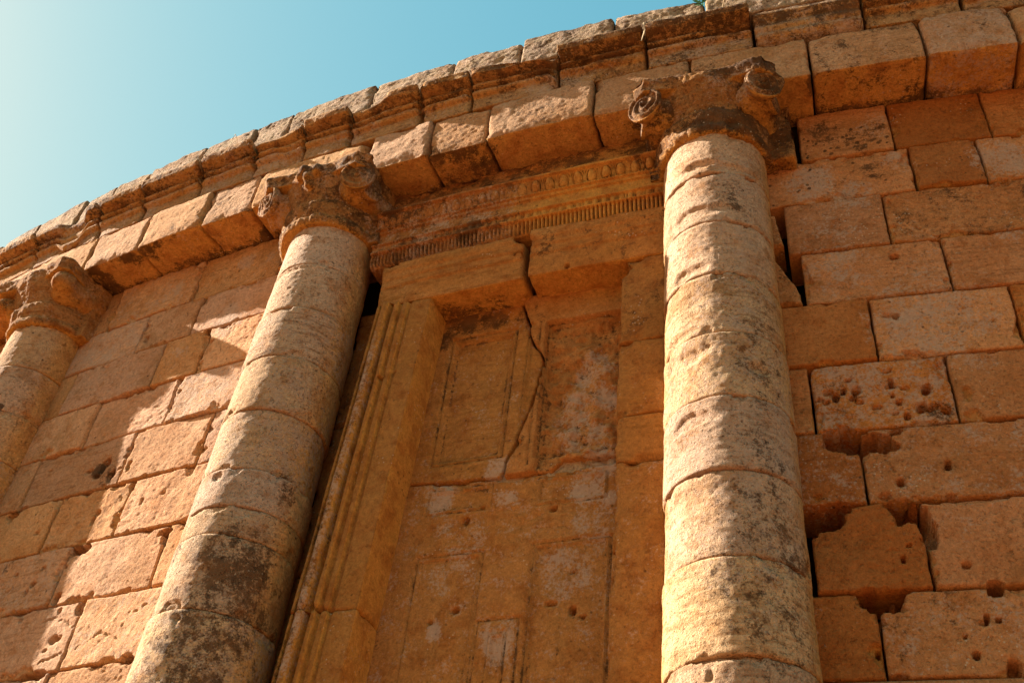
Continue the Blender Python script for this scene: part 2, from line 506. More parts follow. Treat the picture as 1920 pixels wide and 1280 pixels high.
    o = N(nt, 'ShaderNodeOutputMaterial'); L(b.outputs[0], o.inputs[0])
    return m
M_WALL = stone('wall_sandstone', (0.45, 0.209, 0.080), (0.50, 0.255, 0.112), (0.39, 0.163, 0.053), bump=0.75)
M_COL = stone('column_sandstone', (0.60, 0.365, 0.205), (0.66, 0.428, 0.260), (0.50, 0.252, 0.112), speck=1.0, bump=0.95)
M_DOOR = stone('door_sandstone', (0.41, 0.162, 0.043), (0.45, 0.196, 0.062), (0.34, 0.118, 0.026), speck=0.8, bump=0.6, crust=0.45)
M_CAP = stone('capital_sandstone', (0.40, 0.185, 0.058), (0.44, 0.220, 0.083), (0.33, 0.130, 0.036), speck=1.0, bump=0.9)
M_TOP = stone('top_sandstone', (0.46, 0.310, 0.175), (0.42, 0.280, 0.160), (0.34, 0.200, 0.100), speck=0.8, bump=0.9)
def plain(name, col, rough_=0.9, sc=20.0):
    m = bpy.data.materials.new(name); m.use_nodes = True
    nt = m.node_tree; b = nt.nodes['Principled BSDF']
    tc = N(nt, 'ShaderNodeTexCoord'); n = N(nt, 'ShaderNodeTexNoise'); n.inputs['Scale'].default_value = sc; n.inputs['Detail'].default_value = 6
    mx = N(nt, 'ShaderNodeMix', data_type='RGBA'); mx.inputs[6].default_value = tuple(c*0.72 for c in col)+(1,); mx.inputs[7].default_value = tuple(min(1, c*1.2) for c in col)+(1,)
    nt.links.new(tc.outputs['Object'], n.inputs['Vector']); nt.links.new(n.outputs['Fac'], mx.inputs[0]); nt.links.new(mx.outputs[2], b.inputs['Base Color'])
    b.inputs['Roughness'].default_value = rough_
    return m
M_GROUND = plain('dry_earth', (0.195, 0.077, 0.025), 0.95, 3.0)
M_CORE = plain('rubble_core', (0.055, 0.026, 0.011), 0.95, 6.0)
M_LEAF = plain('fresh_leaf', (0.06, 0.17, 0.035), 0.6, 30.0)
M_DRY = plain('dry_stalk', (0.50, 0.36, 0.20), 0.9, 40.0)

# ------------------------------------------------------------------ object helpers
def world_xyz(s, z, r):
    th = s/R
    return np.stack([(R+r)*np.sin(th), -(R+r)*np.cos(th), z], 1)
def thing(name, label, cat, s=0.0, z=0.0, r=0.0, group=None, kind=None):
    o = bpy.data.objects.new(name, None); C.objects.link(o)
    o.empty_display_size = 0.3
    o.location = world_xyz(np.array([s]), np.array([z]), r)[0]
    o['label'], o['category'] = label, cat
    if group: o['group'] = group
    o['kind'] = kind or 'thing'
    return o
def make_mesh(name, V, F, mat, parent=None, attrs=None, tint=None, label=None, smooth=True, origin=None):
    """V world-space vertices, F list of face index arrays (quads and/or triangles)"""
    if origin is None:
        origin = np.array(parent_world(parent)) if parent is not None else np.zeros(3)
    me = bpy.data.meshes.new(name)
    F = [np.asarray(f, np.int32) for f in (F if isinstance(F, list) else [F]) if len(f)]
    V = np.asarray(V, np.float64) - origin
    me.vertices.add(len(V)); me.vertices.foreach_set('co', V.astype(np.float32).ravel())
    loops = np.concatenate([f.ravel() for f in F])
    tot = np.concatenate([np.full(len(f), f.shape[1], np.int32) for f in F])
    st = np.concatenate([[0], np.cumsum(tot)[:-1]]).astype(np.int32)
    me.loops.add(len(loops)); me.loops.foreach_set('vertex_index', loops)
    me.polygons.add(len(tot)); me.polygons.foreach_set('loop_start', st); me.polygons.foreach_set('loop_total', tot)
    me.polygons.foreach_set('use_smooth', np.full(len(tot), smooth))
    for k, a in (attrs or {}).items():
        at = me.attributes.new(k, 'FLOAT', 'POINT'); at.data.foreach_set('value', np.asarray(a, np.float32))
    me.update(calc_edges=True); me.validate()
    me.materials.append(mat)
    o = bpy.data.objects.new(name, me); C.objects.link(o)
    if parent is not None:
        o.parent = parent
    else:
        o.location = origin
    if tint: o.color = (*tint, 1)
    if label: o['label'] = label
    return o
def parent_world(p):
    v = Vector((0, 0, 0))
    while p is not None:
        v = v + p.location; p = p.parent
    return v
def rtint(k=0.12, warm=0.06):
    v = 1 + rng.uniform(-k, k); w = rng.uniform(-warm, warm)
    return (v*(1+w*0.4), v, v*(1-w*1.6))
def grid_faces(nu, nv, base=0, wrap=False):
    i, j = np.meshgrid(np.arange(nu if wrap else nu-1), np.arange(nv-1), indexing='ij')
    a = base + i*nv + j; b = base + ((i+1) % nu)*nv + j
    return np.stack([a.ravel(), b.ravel(), (b+1).ravel(), (a+1).ravel()], 1)

def crevice(rel, nu, nv):
    """darker tone where a carved surface lies below its neighbourhood"""
    g = rel.reshape(nu, nv); b = g.copy()
    for _ in range(10):
        p = np.pad(b, 1, mode='edge')
        b = (p[:-2, 1:-1]+p[2:, 1:-1]+p[1:-1, :-2]+p[1:-1, 2:]+2*p[1:-1, 1:-1])/6
    return np.clip((b-g)/0.007, 0, 1).ravel()
def block(name, sL, sR, zt, zb, parent, mat, r0=0.0, depth=0.34, res=0.013, seed=0, k=1.0, gap=0.006, bevel=0.02,
          tint=None, relief=None, holes=HOL, chips=CHP, cracks=(), kinds=STN, label=None, warm=0.0):
    """one ashlar: front grid in (s, z) with worn edges, relief, and sides running back into the wall.
    sL, sR: numbers or functions of z; zt, zb: numbers or functions of s"""
    fL = sL if callable(sL) else (lambda z: np.full_like(z, sL)); fR = sR if callable(sR) else (lambda z: np.full_like(z, sR))
    ft = zt if callable(zt) else (lambda s: np.full_like(s, zt)); fb = zb if callable(zb) else (lambda s: np.full_like(s, zb))
    zm = np.array([0.5*(float(ft(np.array([0.]))[0])+float(fb(np.array([0.]))[0]))]) if not (callable(sL) or callable(sR)) else np.linspace(zb if not callable(zb) else float(fb(np.array([0.]))[0]), zt if not callable(zt) else float(ft(np.array([0.]))[0]), 5)
    w = float(np.max(fR(zm)-fL(zm)))
    mid_s = np.array([float(0.5*(fL(zm)+fR(zm)).mean())])
    h = float(ft(mid_s)[0]-fb(mid_s)[0])
    nu, nv = max(6, int(w/res)+1), max(6, int(h/res)+1)
    u, v = np.meshgrid(np.linspace(0, 1, nu), np.linspace(0, 1, nv), indexing='ij')
    u, v = u.ravel(), v.ravel()
    zq = float(fb(mid_s)[0]) + v*h
    a, b = fL(zq), fR(zq)
    s = a + (b-a)*u
    zT, zB = ft(s), fb(s)
    z = zB + (zT-zB)*v
    P = world_xyz(s, z, 0)
    ww = b-a
    dl, dr, db, dt = u*ww, (1-u)*ww, v*(zT-zB), (1-v)*(zT-zB)
    # ragged outline
    n1 = fbm(P, 6, seed+3, 3); n2 = fbm(P, 22, seed+4, 2)
    ins = gap + 0.010*np.clip(n1+0.05, 0, 1) + 0.005*np.clip(n2, 0, 1)
    fall = lambda d: np.exp(-(d/0.035)**2)
    s = s + ins*fall(dl) - ins*fall(dr)
    z = z + ins*fall(db) - ins*fall(dt)
    rb = bevel*(0.7+0.9*np.clip(fbm(P, 4, seed+6, 2)+0.3, 0, 1.4))
    q = np.hypot(np.clip(1-np.minimum(dl, dr)/rb, 0, 1), np.clip(1-np.minimum(db, dt)/rb, 0, 1))
    drop = rb*(1-np.sqrt(np.clip(1-np.minimum(q, 1)**2, 0, 1)))
    edge = np.minimum(np.minimum(dl, dr), np.minimum(db, dt))
    spall = 0.030*sstep(0.16, 0.24, fbm(P, 6, seed+8, 3) - edge*4.5)*(0.6+0.8*np.abs(fbm(P, 12, seed+9, 2)))
    hgt = r0 - drop - spall + rough(P, seed, k)
    cut = wall_cut(s, z, P, holes, chips, cracks)
    sunk = 0
    if relief is not None:
        rel = relief(s, z, P); hgt = hgt + rel
        sunk = crevice(rel, nu, nv)
    hgt = np.maximum(hgt - cut, r0-depth+0.01)
    st, pl, wm = stains(s, z, P, kinds)
    st = np.maximum(st, 0.5*sunk)
    wm = np.maximum(wm, warm)
    wm = np.maximum(wm, np.clip((drop+spall)/0.03, 0, 1)*0.5*(dt > db))
    V1 = world_xyz(s, z, hgt)
    idx = np.arange(nu*nv).reshape(nu, nv)
    ring = np.concatenate([idx[:, 0], idx[-1, 1:], idx[-2::-1, -1], idx[0, -2:0:-1]])
    back = np.full(len(ring), r0-depth)
    midr = hgt[ring]*0.5 + back*0.5
    B1 = world_xyz(s[ring], z[ring], midr); B2 = world_xyz(s[ring], z[ring], back)
    n = len(V1); m = len(ring); k2 = (np.arange(m)+1) % m; k1 = np.arange(m)
    F = [grid_faces(nu, nv), np.stack([ring[k1], n+k1, n+k2, ring[k2]], 1), np.stack([n+k1, n+m+k1, n+m+k2, n+k2], 1)]
    F = [f[:, ::-1] if False else f for f in F]
    ext = lambda x, c=None: np.concatenate([x, x[ring] if c is None else np.full(m, c), x[ring] if c is None else np.full(m, c)])
    return make_mesh(name, np.concatenate([V1, B1, B2]), F, mat, parent,
                     dict(stain=ext(st), pale=ext(pl), warm=np.concatenate([wm, np.full(2*m, 0.6)])), tint or rtint(), label)

def resample(pts, res, sm=0.02):
    pts = np.array(pts, float)
    d = np.r_[0, np.cumsum(np.hypot(*np.diff(pts, axis=0).T))]
    n = max(8, int(d[-1]/res)+1)
    t = np.linspace(0, d[-1], n)
    out = np.stack([np.interp(t, d, pts[:, 0]), np.interp(t, d, pts[:, 1])], 1)
    it = int((sm/res)**2)+1
    for _ in range(it):
        o2 = out.copy(); o2[1:-1] = 0.25*out[:-2]+0.5*out[1:-1]+0.25*out[2:]; out = o2
    return out, t
def sweep(name, prof, a0, a1, parent, mat, res=0.013, seed=0, k=1.0, sm=0.015, bevel=0.02, gap=0.006, worn=None, corners=(),
          vertical=False, tint=None, relief=None, attrf=None, label=None, lean=None, chipk=1.0, holes=(), chips=(), kinds=STN):
    """a stone with a moulded section: prof = [(r, z)...] swept along arc length a0..a1,
    or (vertical) prof = [(s, r)...] swept along height. worn = second section for the eroded state"""
    P2, t = resample(prof, res, sm)
    K = len(P2)
    nu = max(8, int((a1-a0)/res)+1)
    u = np.linspace(0, 1, nu)
    a = a0 + (a1-a0)*u
    A = np.repeat(a, K); p = np.tile(P2[:, 0], nu); q = np.tile(P2[:, 1], nu); T = np.tile(t, nu)
    # section normals (pointing out of the stone; section runs bottom -> front -> top / left -> front -> right)
    tg = np.gradient(P2, axis=0); ln = np.hypot(*tg.T)+1e-9
    nr = np.stack([tg[:, 1], -tg[:, 0]], 1)/ln[:, None]
    if vertical: nr = -nr
    n0, n1 = np.tile(nr[:, 0], nu), np.tile(nr[:, 1], nu)
    to = (lambda A, p, q: world_xyz(p, A, q)) if vertical else (lambda A, p, q: world_xyz(A, q, p))
    W = to(A, p, q)
    if worn is not None:
        P3, _ = resample(worn, res, sm)
        ti = np.linspace(0, 1, K); tj = np.linspace(0, 1, len(P3))
        P3 = np.stack([np.interp(ti, tj, P3[:, 0]), np.interp(ti, tj, P3[:, 1])], 1)
        wb = sstep(0.0, 0.6, fbm(W, 1.2, seed+2, 2) + worn_bias.get(name, 0))
        wb = np.clip(wb, 0, 0.7)
        p = p*(1-wb) + np.tile(P3[:, 0], nu)*wb; q = q*(1-wb) + np.tile(P3[:, 1], nu)*wb
    dis = rough(W, seed, k)
    for c in corners:                       # chipped arrises
        cc = np.array(prof[c]); d = np.hypot(np.tile(P2[:, 0], nu)-cc[0], np.tile(P2[:, 1], nu)-cc[1])
        dis = dis - chipk*(0.010 + 0.075*np.clip(fbm(W, 4.5, seed+12+c, 3)-0.05, 0, 1))*np.exp(-(d/0.05)**2)
    sunk = 0
    if relief is not None:
        rel = relief(A, p, q, T, W); dis = dis + rel
        sunk = crevice(rel, nu, K)
    ss, zz = (p, A) if vertical else (A, q)
    if len(holes) or len(chips): dis = dis - wall_cut(ss, zz, W, holes, chips)
    # rounded ends
    de = np.minimum(u, 1-u)*(a1-a0); de = np.repeat(de, K)
    rb = bevel*(0.7+0.9*np.clip(fbm(W, 5, seed+6, 2)+0.3, 0, 1.4))
    e = np.clip(1-de/rb, 0, 1)
    dis = dis - rb*(1-np.sqrt(np.clip(1-e*e, 0, 1))) - np.clip(fbm(W, 6, seed+8, 2)-0.1, 0, 1)*0.08*np.exp(-(de/0.045)**2)
    ins = (gap + 0.010*np.clip(fbm(W, 7, seed+4, 3)+0.05, 0, 1))*np.exp(-(de/0.035)**2)
    A2 = A + np.where(np.repeat(u, K) < 0.5, ins, -ins)
    if lean is not None: p = p + lean(A) if vertical else p
    p2, q2 = p + n0*dis, q + n1*dis
    V1 = to(A2, p2, q2)
    st, pl, wm = stains(ss, zz, W, kinds)
    st = np.maximum(st, 0.55*sunk)
    if attrf is not None:
        st, pl, wm = attrf(A, p, q, T, W, st, pl, wm, n0, n1)
    F = [grid_faces(nu, K) if vertical else grid_faces(nu, K)]
    V = [V1]; base = len(V1); ex = []
    for end in (0, nu-1):                   # end caps: a fan to the section's centre line
        rows = np.arange(K) + end*K
        c = V1[rows].mean(0)
        mid = V1[rows]*0.5 + c*0.5
        V += [mid, c[None]]
        i = np.arange(K); j = (i+1) % K
        f1 = np.stack([rows[i], rows[j], base+j, base+i], 1); f2 = np.stack([base+i, base+j, np.full(K, base+K)], 1)
        if end == 0: F += [f1, f2]
        else: F += [f1[:, ::-1], f2[:, ::-1]]
        base += K+1; ex.append(K+1)
    i = np.arange(nu-1); # back side closing the section
    F.append(np.stack([i*K+K-1, (i+1)*K+K-1, (i+1)*K, i*K], 1))
    pad = lambda x, c: np.concatenate([x, np.full(sum(ex), c)])
    return make_mesh(name, np.concatenate(V), F, mat, parent, dict(stain=pad(st, 0.2), pale=pad(pl, 0), warm=pad(wm, 0.4)), tint or rtint(), label)
worn_bias = {}

# ------------------------------------------------------------------ ground and the drum behind the facing
gn = 96
ang = np.linspace(0, 2*np.pi, gn, endpoint=False)
rad = [0.5, 20, 32, 36, 42, 60, 120, 300, 900]
GV = np.array([(r*math.cos(t), r*math.sin(t), 0.0) for t in ang for r in rad])
GF = grid_faces(gn, len(rad), 0, True)
g = make_mesh('ground', GV, GF, M_GROUND)
g['kind'] = 'structure'
cr_ = thing('rubble_core', 'dark rubble core of the round tomb showing in the open joints behind the facing stones', 'masonry core', 0, 0, -R)
th = np.linspace(0, 2*np.pi, 240, endpoint=False)
prof_c = [(R-0.58, 0.0), (R-0.58, 9.28), (R-0.13, 9.47), (R-0.13, 10.9), (0.3, 13.0)]
CV = np.array([(r*math.sin(t), -r*math.cos(t), z) for t in th for r, z in prof_c])
make_mesh('core_masonry', CV, grid_faces(240, 5, 0, True)[:, ::-1], M_CORE, cr_, smooth=False)

# ------------------------------------------------------------------ ashlar wall bays
PALE, MID, ORANGE, DEEP = (1.22, 1.20, 1.25), (1.08, 1.02, 1.0), (1.0, 0.80, 0.52), (0.86, 0.66, 0.42)
RIGHT_TINTS = [PALE, DEEP, ORANGE, PALE, DEEP, PALE, MID, MID, PALE, MID, ORANGE, PALE, ORANGE, MID, ORANGE, MID, DEEP, MID, DEEP, MID, DEEP, MID]
def wall(data, label, s_mid, seed0, tints=None, labels=None, hue=(1, 1, 1), res=0.011, tintk=0.1):
    t = thing('ashlar_wall', label, 'wall', s_mid, 0, 0, 'ashlar wall bays between the columns')
    for i, (s0, s1, zt, zb) in enumerate(data):
        extra = {}
        block('stone_block', s0, s1, zt-0.0, zb, t, M_WALL, r0=rng.uniform(-0.012, 0.012), seed=seed0+i*7, k=rng.uniform(0.8, 1.6) if s_mid < -3 else rng.uniform(0.6, 1.3),
              bevel=rng.uniform(0.007, 0.017), cracks=CRACKS, res=res if s0 < 2.05 else 0.03, tint=tuple(a*b*c for a, b, c in zip(rtint(tintk, 0.11), hue, tints[i] if tints and i < len(tints) else (1, 1, 1))), label=(labels or {}).get(i))
    V, F, n = [], [], 0                     # courses below the picture, down to the ground
    z = data[-1][3]; s0, s1 = min(d[0] for d in data), max(d[1] for d in data)
    courses = 8; hgt = z/courses
    for c in range(courses):
        za, zb = z-c*hgt, z-(c+1)*hgt
        x = s0; first = True
        while x < s1-0.05:
            w = min(rng.uniform(0.8, 1.4), s1-x)
            if s1-x-w < 0.4: w = s1-x
            a = np.linspace(x+0.006, x+w-0.006, 6)
            for rr, zz in ((-0.3, zb+0.006), (-0.01, zb+0.006), (0.0, zb+0.016), (0.0, za-0.016), (-0.01, za-0.006), (-0.3, za-0.006)):
                V.append(world_xyz(a, np.full(6, zz), rr))
            f = grid_faces(6, 6)
            f = (f % 6)*6 + f//6
            F.append(f[:, ::-1]+n); n += 36; x += w
    make_mesh('lower_courses', np.concatenate(V), F, M_WALL, t, smooth=False)
    return t
LEFT = [(a, -4.79 if (b == -4.456 and zt == 9.45) else b, zt, zb) for a, b, zt, zb in LEFT]
ext_rng = random.Random(5)
more = []
for k, (a, b, zt, zb) in enumerate(RIGHT):          # the courses run on past the edge of the picture
    if b == 3.3:
        b = max(2.1, a+0.9) + ext_rng.uniform(0, 0.35); RIGHT[k] = (a, b, zt, zb)
        while b < 5.4:
            e = b + ext_rng.uniform(0.7, 1.3); e = 5.6 if e > 5.1 else e
            more.append((b, e, zt, zb)); b = e
RIGHT += more
wall_right = wall(RIGHT, 'shaded wall of large pitted blocks, right of the column with the darkest capital', 1.5, 100, RIGHT_TINTS, {0: 'pale block freckled with small dark lichen spots', 3: 'pale block with a whitish lichen bloom', 11: 'pale streaky block with a crack near its right end', 14: 'block riddled with deep pits'}, (1.03, 0.93, 0.82), 0.0095, 0.07)
for sL_, sR_, zt_, zb_, sd_ in ((-0.24, lambda z: np.interp(z, [7.8, 8.2], [-0.055, -0.10]), 8.22, 7.86, 61), (-0.24, lambda z: np.interp(z, [7.22, 7.35, 7.72], [0.025, 0.02, -0.14]), 7.74, 7.22, 62)):
    block('stone_fragment', sL_, sR_, zt_, zb_, wall_right, M_WALL, 0.02, 0.30, 0.010, sd_, 1.0, chips=(), tint=(1.05, 0.98, 0.9))
wall(LEFT, 'sunlit ashlar wall with a broad column shadow, between the two columns on the left', -5.9, 500, None, None, (1.25, 1.33, 1.56), 0.011, 0.14)
far = []
for i, (zt, zb) in enumerate(zip((9.45, 8.84, 8.315, 7.75, 7.21, 6.635, 6.07, 5.505, 4.912), (8.84, 8.315, 7.75, 7.21, 6.635, 6.07, 5.505, 4.912, 4.385))):
    x = -14.6; x1 = PHI[0]-0.3
    cuts = [x] + [x+1.1*q+rng.uniform(-0.2, 0.2) for q in range(1, 6)] + [x1]
    far += [(a, b, zt, zb) for a, b in zip(cuts[:-1], cuts[1:])]
wall(far, 'sliver of orange ashlar wall at the left edge beyond the farthest column', -9.5, 900, None, None, (1.0, 0.95, 0.9), 0.03)

# ------------------------------------------------------------------ false door between the two nearer columns
door = thing('false_door', 'carved stone false door with moulded jambs, cracked panels and an egg-and-dart cornice', 'stone door', -2.1, 0, 0.1)
RJ, RP = 0.05, -0.26
for zb_, zt_ in ((0.0, 2.0), (2.0, 4.2), (4.2, 5.6), (5.6, 7.0), (7.0, 8.3)):
    block('recess_stone', -3.90, -3.40, zt_, zb_, door, M_DOOR, -0.30, 0.15, 0.02, int(zb_*10)+1700, 0.8, chips=(), holes=(), kinds=())
# left jamb: mouldings from the outer edge (s) to the arris, then the reveal back to the panel
def jamb_prof(o, w, side):
    q = [(0, 0.17), (0, 0.45), (0.012, 0.49), (0.035, 0.495), (0.042, 0.43), (0.062, 0.43), (0.070, 0.515), (0.10, 0.540), (0.135, 0.522), (0.146, 0.425), (0.172, 0.425), (0.18, 0.50),
         (0.215, 0.50), (0.222, 0.445), (0.242, 0.445), (0.248, 0.478), (0.292, 0.476), (0.298, 0.435), (0.318, 0.435), (0.324, 0.458), (w, 0.455), (w, 0.0)]
    if side < 0: q = [(0, 0.0), (0, 0.445), (0.07, 0.45), (0.08, 0.41), (0.105, 0.41), (0.115, 0.448), (w-0.02, 0.436), (w, 0.42), (w, 0.0)]
    q = [(a, b+RJ-0.46) for a, b in q]
    if side > 0: return [(o+a, b) for a, b in q]
    return [(o-a, b) for a, b in q][::-1]
def jl_attr(A, p, q, T, W, st, pl, wm, n0, n1):
    o = p + 3.31 + 0.0
    pl = np.maximum(pl, 0.62*np.exp(-((p+3.35+0.028*(7.9-A))/0.06)**2)*sstep(8.0, 7.2, A))
    st = np.maximum(st, 0.46*np.exp(-((p+3.37+0.028*(7.9-A))/0.09)**2)*sstep(8.0, 7.0, A))
    wm = np.maximum(wm, sstep(0.3, 0.9, n0)*0.9); wm = np.maximum(wm, 0.30)
    return st, pl, wm
leanL = lambda A: -0.028*(7.9-A)
cutsL = [0.0, 2.4, 5.05, 7.93]
for i in range(3):
    sweep('jamb_block', jamb_prof(-3.45, 0.505, 1), cutsL[i], cutsL[i+1], door, M_DOOR, 0.012, 1300+i, 0.45, sm=0.006, vertical=True, gap=0.002, bevel=0.006,
          lean=leanL, attrf=jl_attr, kinds=(), corners=(20,), chipk=0.35, tint=(0.74, 0.68, 0.66), holes=HOL)
def jr_attr(A, p, q, T, W, st, pl, wm, n0, n1):
    return st, pl, np.maximum(wm, 0.30)
jr_chip = [(-1.345, 7.90, 0.10, 0.13, 0.16), (-1.345, 5.77, 0.05, 0.3, 0.05), (-1.335, 5.2, 0.045, 0.16, 0.12)]
cutsR = [0.0, 3.2, 5.97, 6.36, 7.06, 7.95]
for i in range(5):
    sweep('jamb_block', jamb_prof(-0.85, 0.475, -1), cutsR[i], cutsR[i+1], door, M_DOOR, 0.012, 1340+i, 0.55, sm=0.006, vertical=True, gap=0.002, bevel=0.006,
          attrf=jr_attr, kinds=(), corners=(1,), chipk=0.9, chips=jr_chip, tint=(0.72, 0.68, 0.70))
# lintel of two blocks: soffit, fasciae, top
def lint_prof(z0, z1):
    h = z1-z0
    return [(a+RJ-0.235, b) for a, b in [(-0.16, z0), (0.215, z0), (0.222, z0+0.005), (0.232, z0+h*0.45), (0.246, z0+h*0.46), (0.25, z0+h*0.62), (0.262, z0+h*0.63), (0.268, z0+h*0.74), (0.285, z0+h*0.80), (0.285, z1), (-0.16, z1)]]
def lint_attr(A, p, q, T, W, st, pl, wm, n0, n1):
    wm = np.maximum(wm, sstep(0.4, 0.9, -n1)*0.95)
    return np.maximum(st, 0.5*sstep(0.4, 0.9, -n1)*sstep(-2.2, -2.4, A)*sstep(0.06, -0.2, p)), pl, np.maximum(wm, 0.22)
lchip = [(-2.17, 8.40, 0.08, 0.09, 0.14), (-2.40, 8.44, 0.16, 0.03, 0.06), (-3.4, 8.43, 0.08, 0.05, 0.05)]
sweep('lintel_block', lint_prof(7.945, 8.425), -3.49, -2.145, door, M_DOOR, 0.012, 1401, 0.8, sm=0.006, gap=0.008, bevel=0.03, corners=(1, 8, 9), chipk=0.45, attrf=lint_attr, kinds=(), chips=lchip, tint=(0.98, 0.98, 1.0))
sweep('lintel_block', lint_prof(7.955, 8.46), -2.115, -0.80, door, M_DOOR, 0.012, 1402, 0.8, sm=0.006, gap=0.010, bevel=0.02, corners=(1, 8, 9), chipk=0.45, attrf=lint_attr, kinds=(), holes=HOL, tint=(1.0, 0.97, 0.93))
# egg-and-dart cornice block above it
fz0, fz1 = 8.44, 9.46
fprof = [(-0.25, fz0), (0.06, fz0), (0.085, fz0+0.02), (0.105, fz0+0.125), (0.140, fz0+0.135), (0.140, fz0+0.15), (0.112, fz0+0.155), (0.115, fz0+0.22), (0.145, fz0+0.23), (0.145, fz0+0.245),
         (0.088, fz0+0.26), (0.088, fz0+0.41), (0.112, fz0+0.42), (0.112, fz0+0.445), (0.138, fz0+0.452), (0.138, fz0+0.466), (0.115, fz0+0.47), (0.160, fz0+0.605), (0.190, fz0+0.615), (0.190, fz0+0.64),
         (0.12, fz0+0.66), (0.07, fz0+0.85), (0.05, fz1), (-0.25, fz1)]
def frieze_rel(A, p, q, T, W):
    keep = (0.62 + 0.38*sstep(-2.35, -2.1, A))*1.45
    keep = keep*(1-0.5*sstep(0.2, 0.5, fbm(W, 2.5, 77, 2))*(A < -2.1))
    zz = q - fz0; front = (p > 0.03); ZE = 0.53
    Pd = 0.126; e = (A/Pd - np.floor(A/Pd) - 0.5)*Pd
    d = np.sqrt((e/0.036)**2 + ((zz-ZE)/0.066)**2)
    egg = 0.022*np.sqrt(np.clip(1-d**2, 0, 1)) + 0.018*np.exp(-((d-1.40)/0.15)**2)*(zz < ZE+0.07) - 0.016*(d > 1)*np.exp(-((zz-ZE)/0.07)**4)
    dart = 0.014*np.exp(-((Pd/2-np.abs(e))/0.007)**2)
    on = np.exp(-((zz-ZE)/0.078)**8)
    o = on*(egg+dart)
    Pb = 0.075; b = np.abs(A/Pb-np.floor(A/Pb)-0.5)*2
    bead = np.where(b < 0.62, np.sqrt(np.clip(1-(b/0.62)**2, 0, 1)), 0) + 0.8*(np.abs(b-0.86) < 0.07)
    o = o + 0.016*(bead-0.35)*np.exp(-((zz-0.187)/0.033)**4)
    Pf = 0.036; f = np.abs(A/Pf-np.floor(A/Pf)-0.5)*2
    o = o + (0.014-0.042*sstep(0.35, 0.75, f))*np.exp(-((zz-0.068)/0.056)**6)
    return o*keep*front*(0.95+0.9*fbm(W, 5, 88, 2)).clip(0.2, 1.35)
def frieze_attr(A, p, q, T, W, st, pl, wm, n0, n1):
    wm = np.maximum(wm, 0.42*sstep(-2.32, -2.22, A+0.05*fbm(W, 6, 5, 2)))
    ero = sstep(fz0+0.67, fz0+0.75, q)
    return np.maximum(st, np.maximum(0.5*ero, 0.38*(A < -2.2))), np.maximum(pl, 0.35*(1-ero)*(A < -2.25)), wm
def frieze_full(A, p, q, T, W):
    return frieze_rel(A, p, q, T, W) - 0.06*np.clip(fbm(W, 4, 33, 3)+0.1, 0, 1)*sstep(fz0+0.64, fz0+0.73, q)*(p > 0.02)
sweep('egg_and_dart_cornice', fprof, -3.63, -0.86, door, M_DOOR, 0.0072, 1450, 0.7, sm=0.004, gap=0.004, bevel=0.015, relief=frieze_full, attrf=frieze_attr, tint=(0.98, 0.95, 0.95))
# door leaf: cracked slabs carved with panels
def panel(s0, s1, z0, z1, d1=0.026, d2=0.020, w=0.055, raised=False):
    def f(s, z):
        m = np.minimum(np.minimum(s-s0, s1-s), np.minimum(z-z0, z1-z))
        o = -d1*sstep(0.0, 0.012, m) + 0.020*np.exp(-((m-0.030)/0.009)**2) - d2*sstep(w, w+0.012, m)
        return o*(-1 if raised else 1)
    return f
def groove(s0, s1, z0, z1, d=0.02):
    def f(s, z):
        m = np.abs(np.maximum(np.abs(s-(s0+s1)/2)-(s1-s0)/2, np.abs(z-(z0+z1)/2)-(z1-z0)/2))
        return -d*np.exp(-(m/0.010)**2)
    return f
def stack(*fs):
    return lambda s, z, P: sum(f(s, z) for f in fs)
crack_z = np.array([6.20, 6.257, 7.195, 7.872, 7.96]); crack_s = np.array([-2.235, -2.228, -1.993, -2.211, -2.235])
crk = lambda z: np.interp(z, crack_z, crack_s) + 0.040*fbm(np.stack([z, z*0, z*0], 1), 5.3, 42, 4)
up_bot = lambda s: np.interp(s, [-3.3, -2.99, -2.317, -1.0], [6.25, 6.24, 6.19, 6.20])
ur_bot = lambda s: np.interp(s, [-2.4, -2.25, -1.86, -1.78, -1.44, -1.0], [6.18, 6.18, 6.19, 6.265, 6.25, 6.25])
DH = np.array(DOOR_HOLES)
block('door_slab', -3.12, lambda z: crk(z)-0.007, 8.02, up_bot, door, M_DOOR, RP, 0.25, 0.011, 1501, 0.45, 0.004, 0.012, (0.92, 0.86, 0.80),
      stack(panel(-2.86, -2.25, 6.37, 7.70), panel(-2.165, -1.975, 6.0, 7.80, 0.012, 0.0)), DH, (), (), STN, warm=0.25)
rough_panel = lambda s, z, P: panel(-2.0, -1.1, 6.31, 7.675, 0.065, 0.0)(s, z) + np.where((s > -1.975) & (z < 7.655), 1, 0)*(0.085*fbm(P, 5.0, 8, 4)-0.015+0.016*fbm(P, 18, 4, 2)-0.03*np.exp(-((z-7.55)/0.10)**2)*(0.6+fbm(P, 4, 15, 2))) + panel(-2.06, -2.03, 6.25, 7.7, 0.014, 0.0)(s, z)
block('door_slab', lambda z: crk(z)+0.007, -1.0, 8.02, ur_bot, door, M_DOOR, RP+0.028, 0.25, 0.010, 1502, 0.9, 0.004, 0.012, (1.08, 1.04, 1.0), rough_panel, DH, (), DCRACKS, STN, warm=0.1)
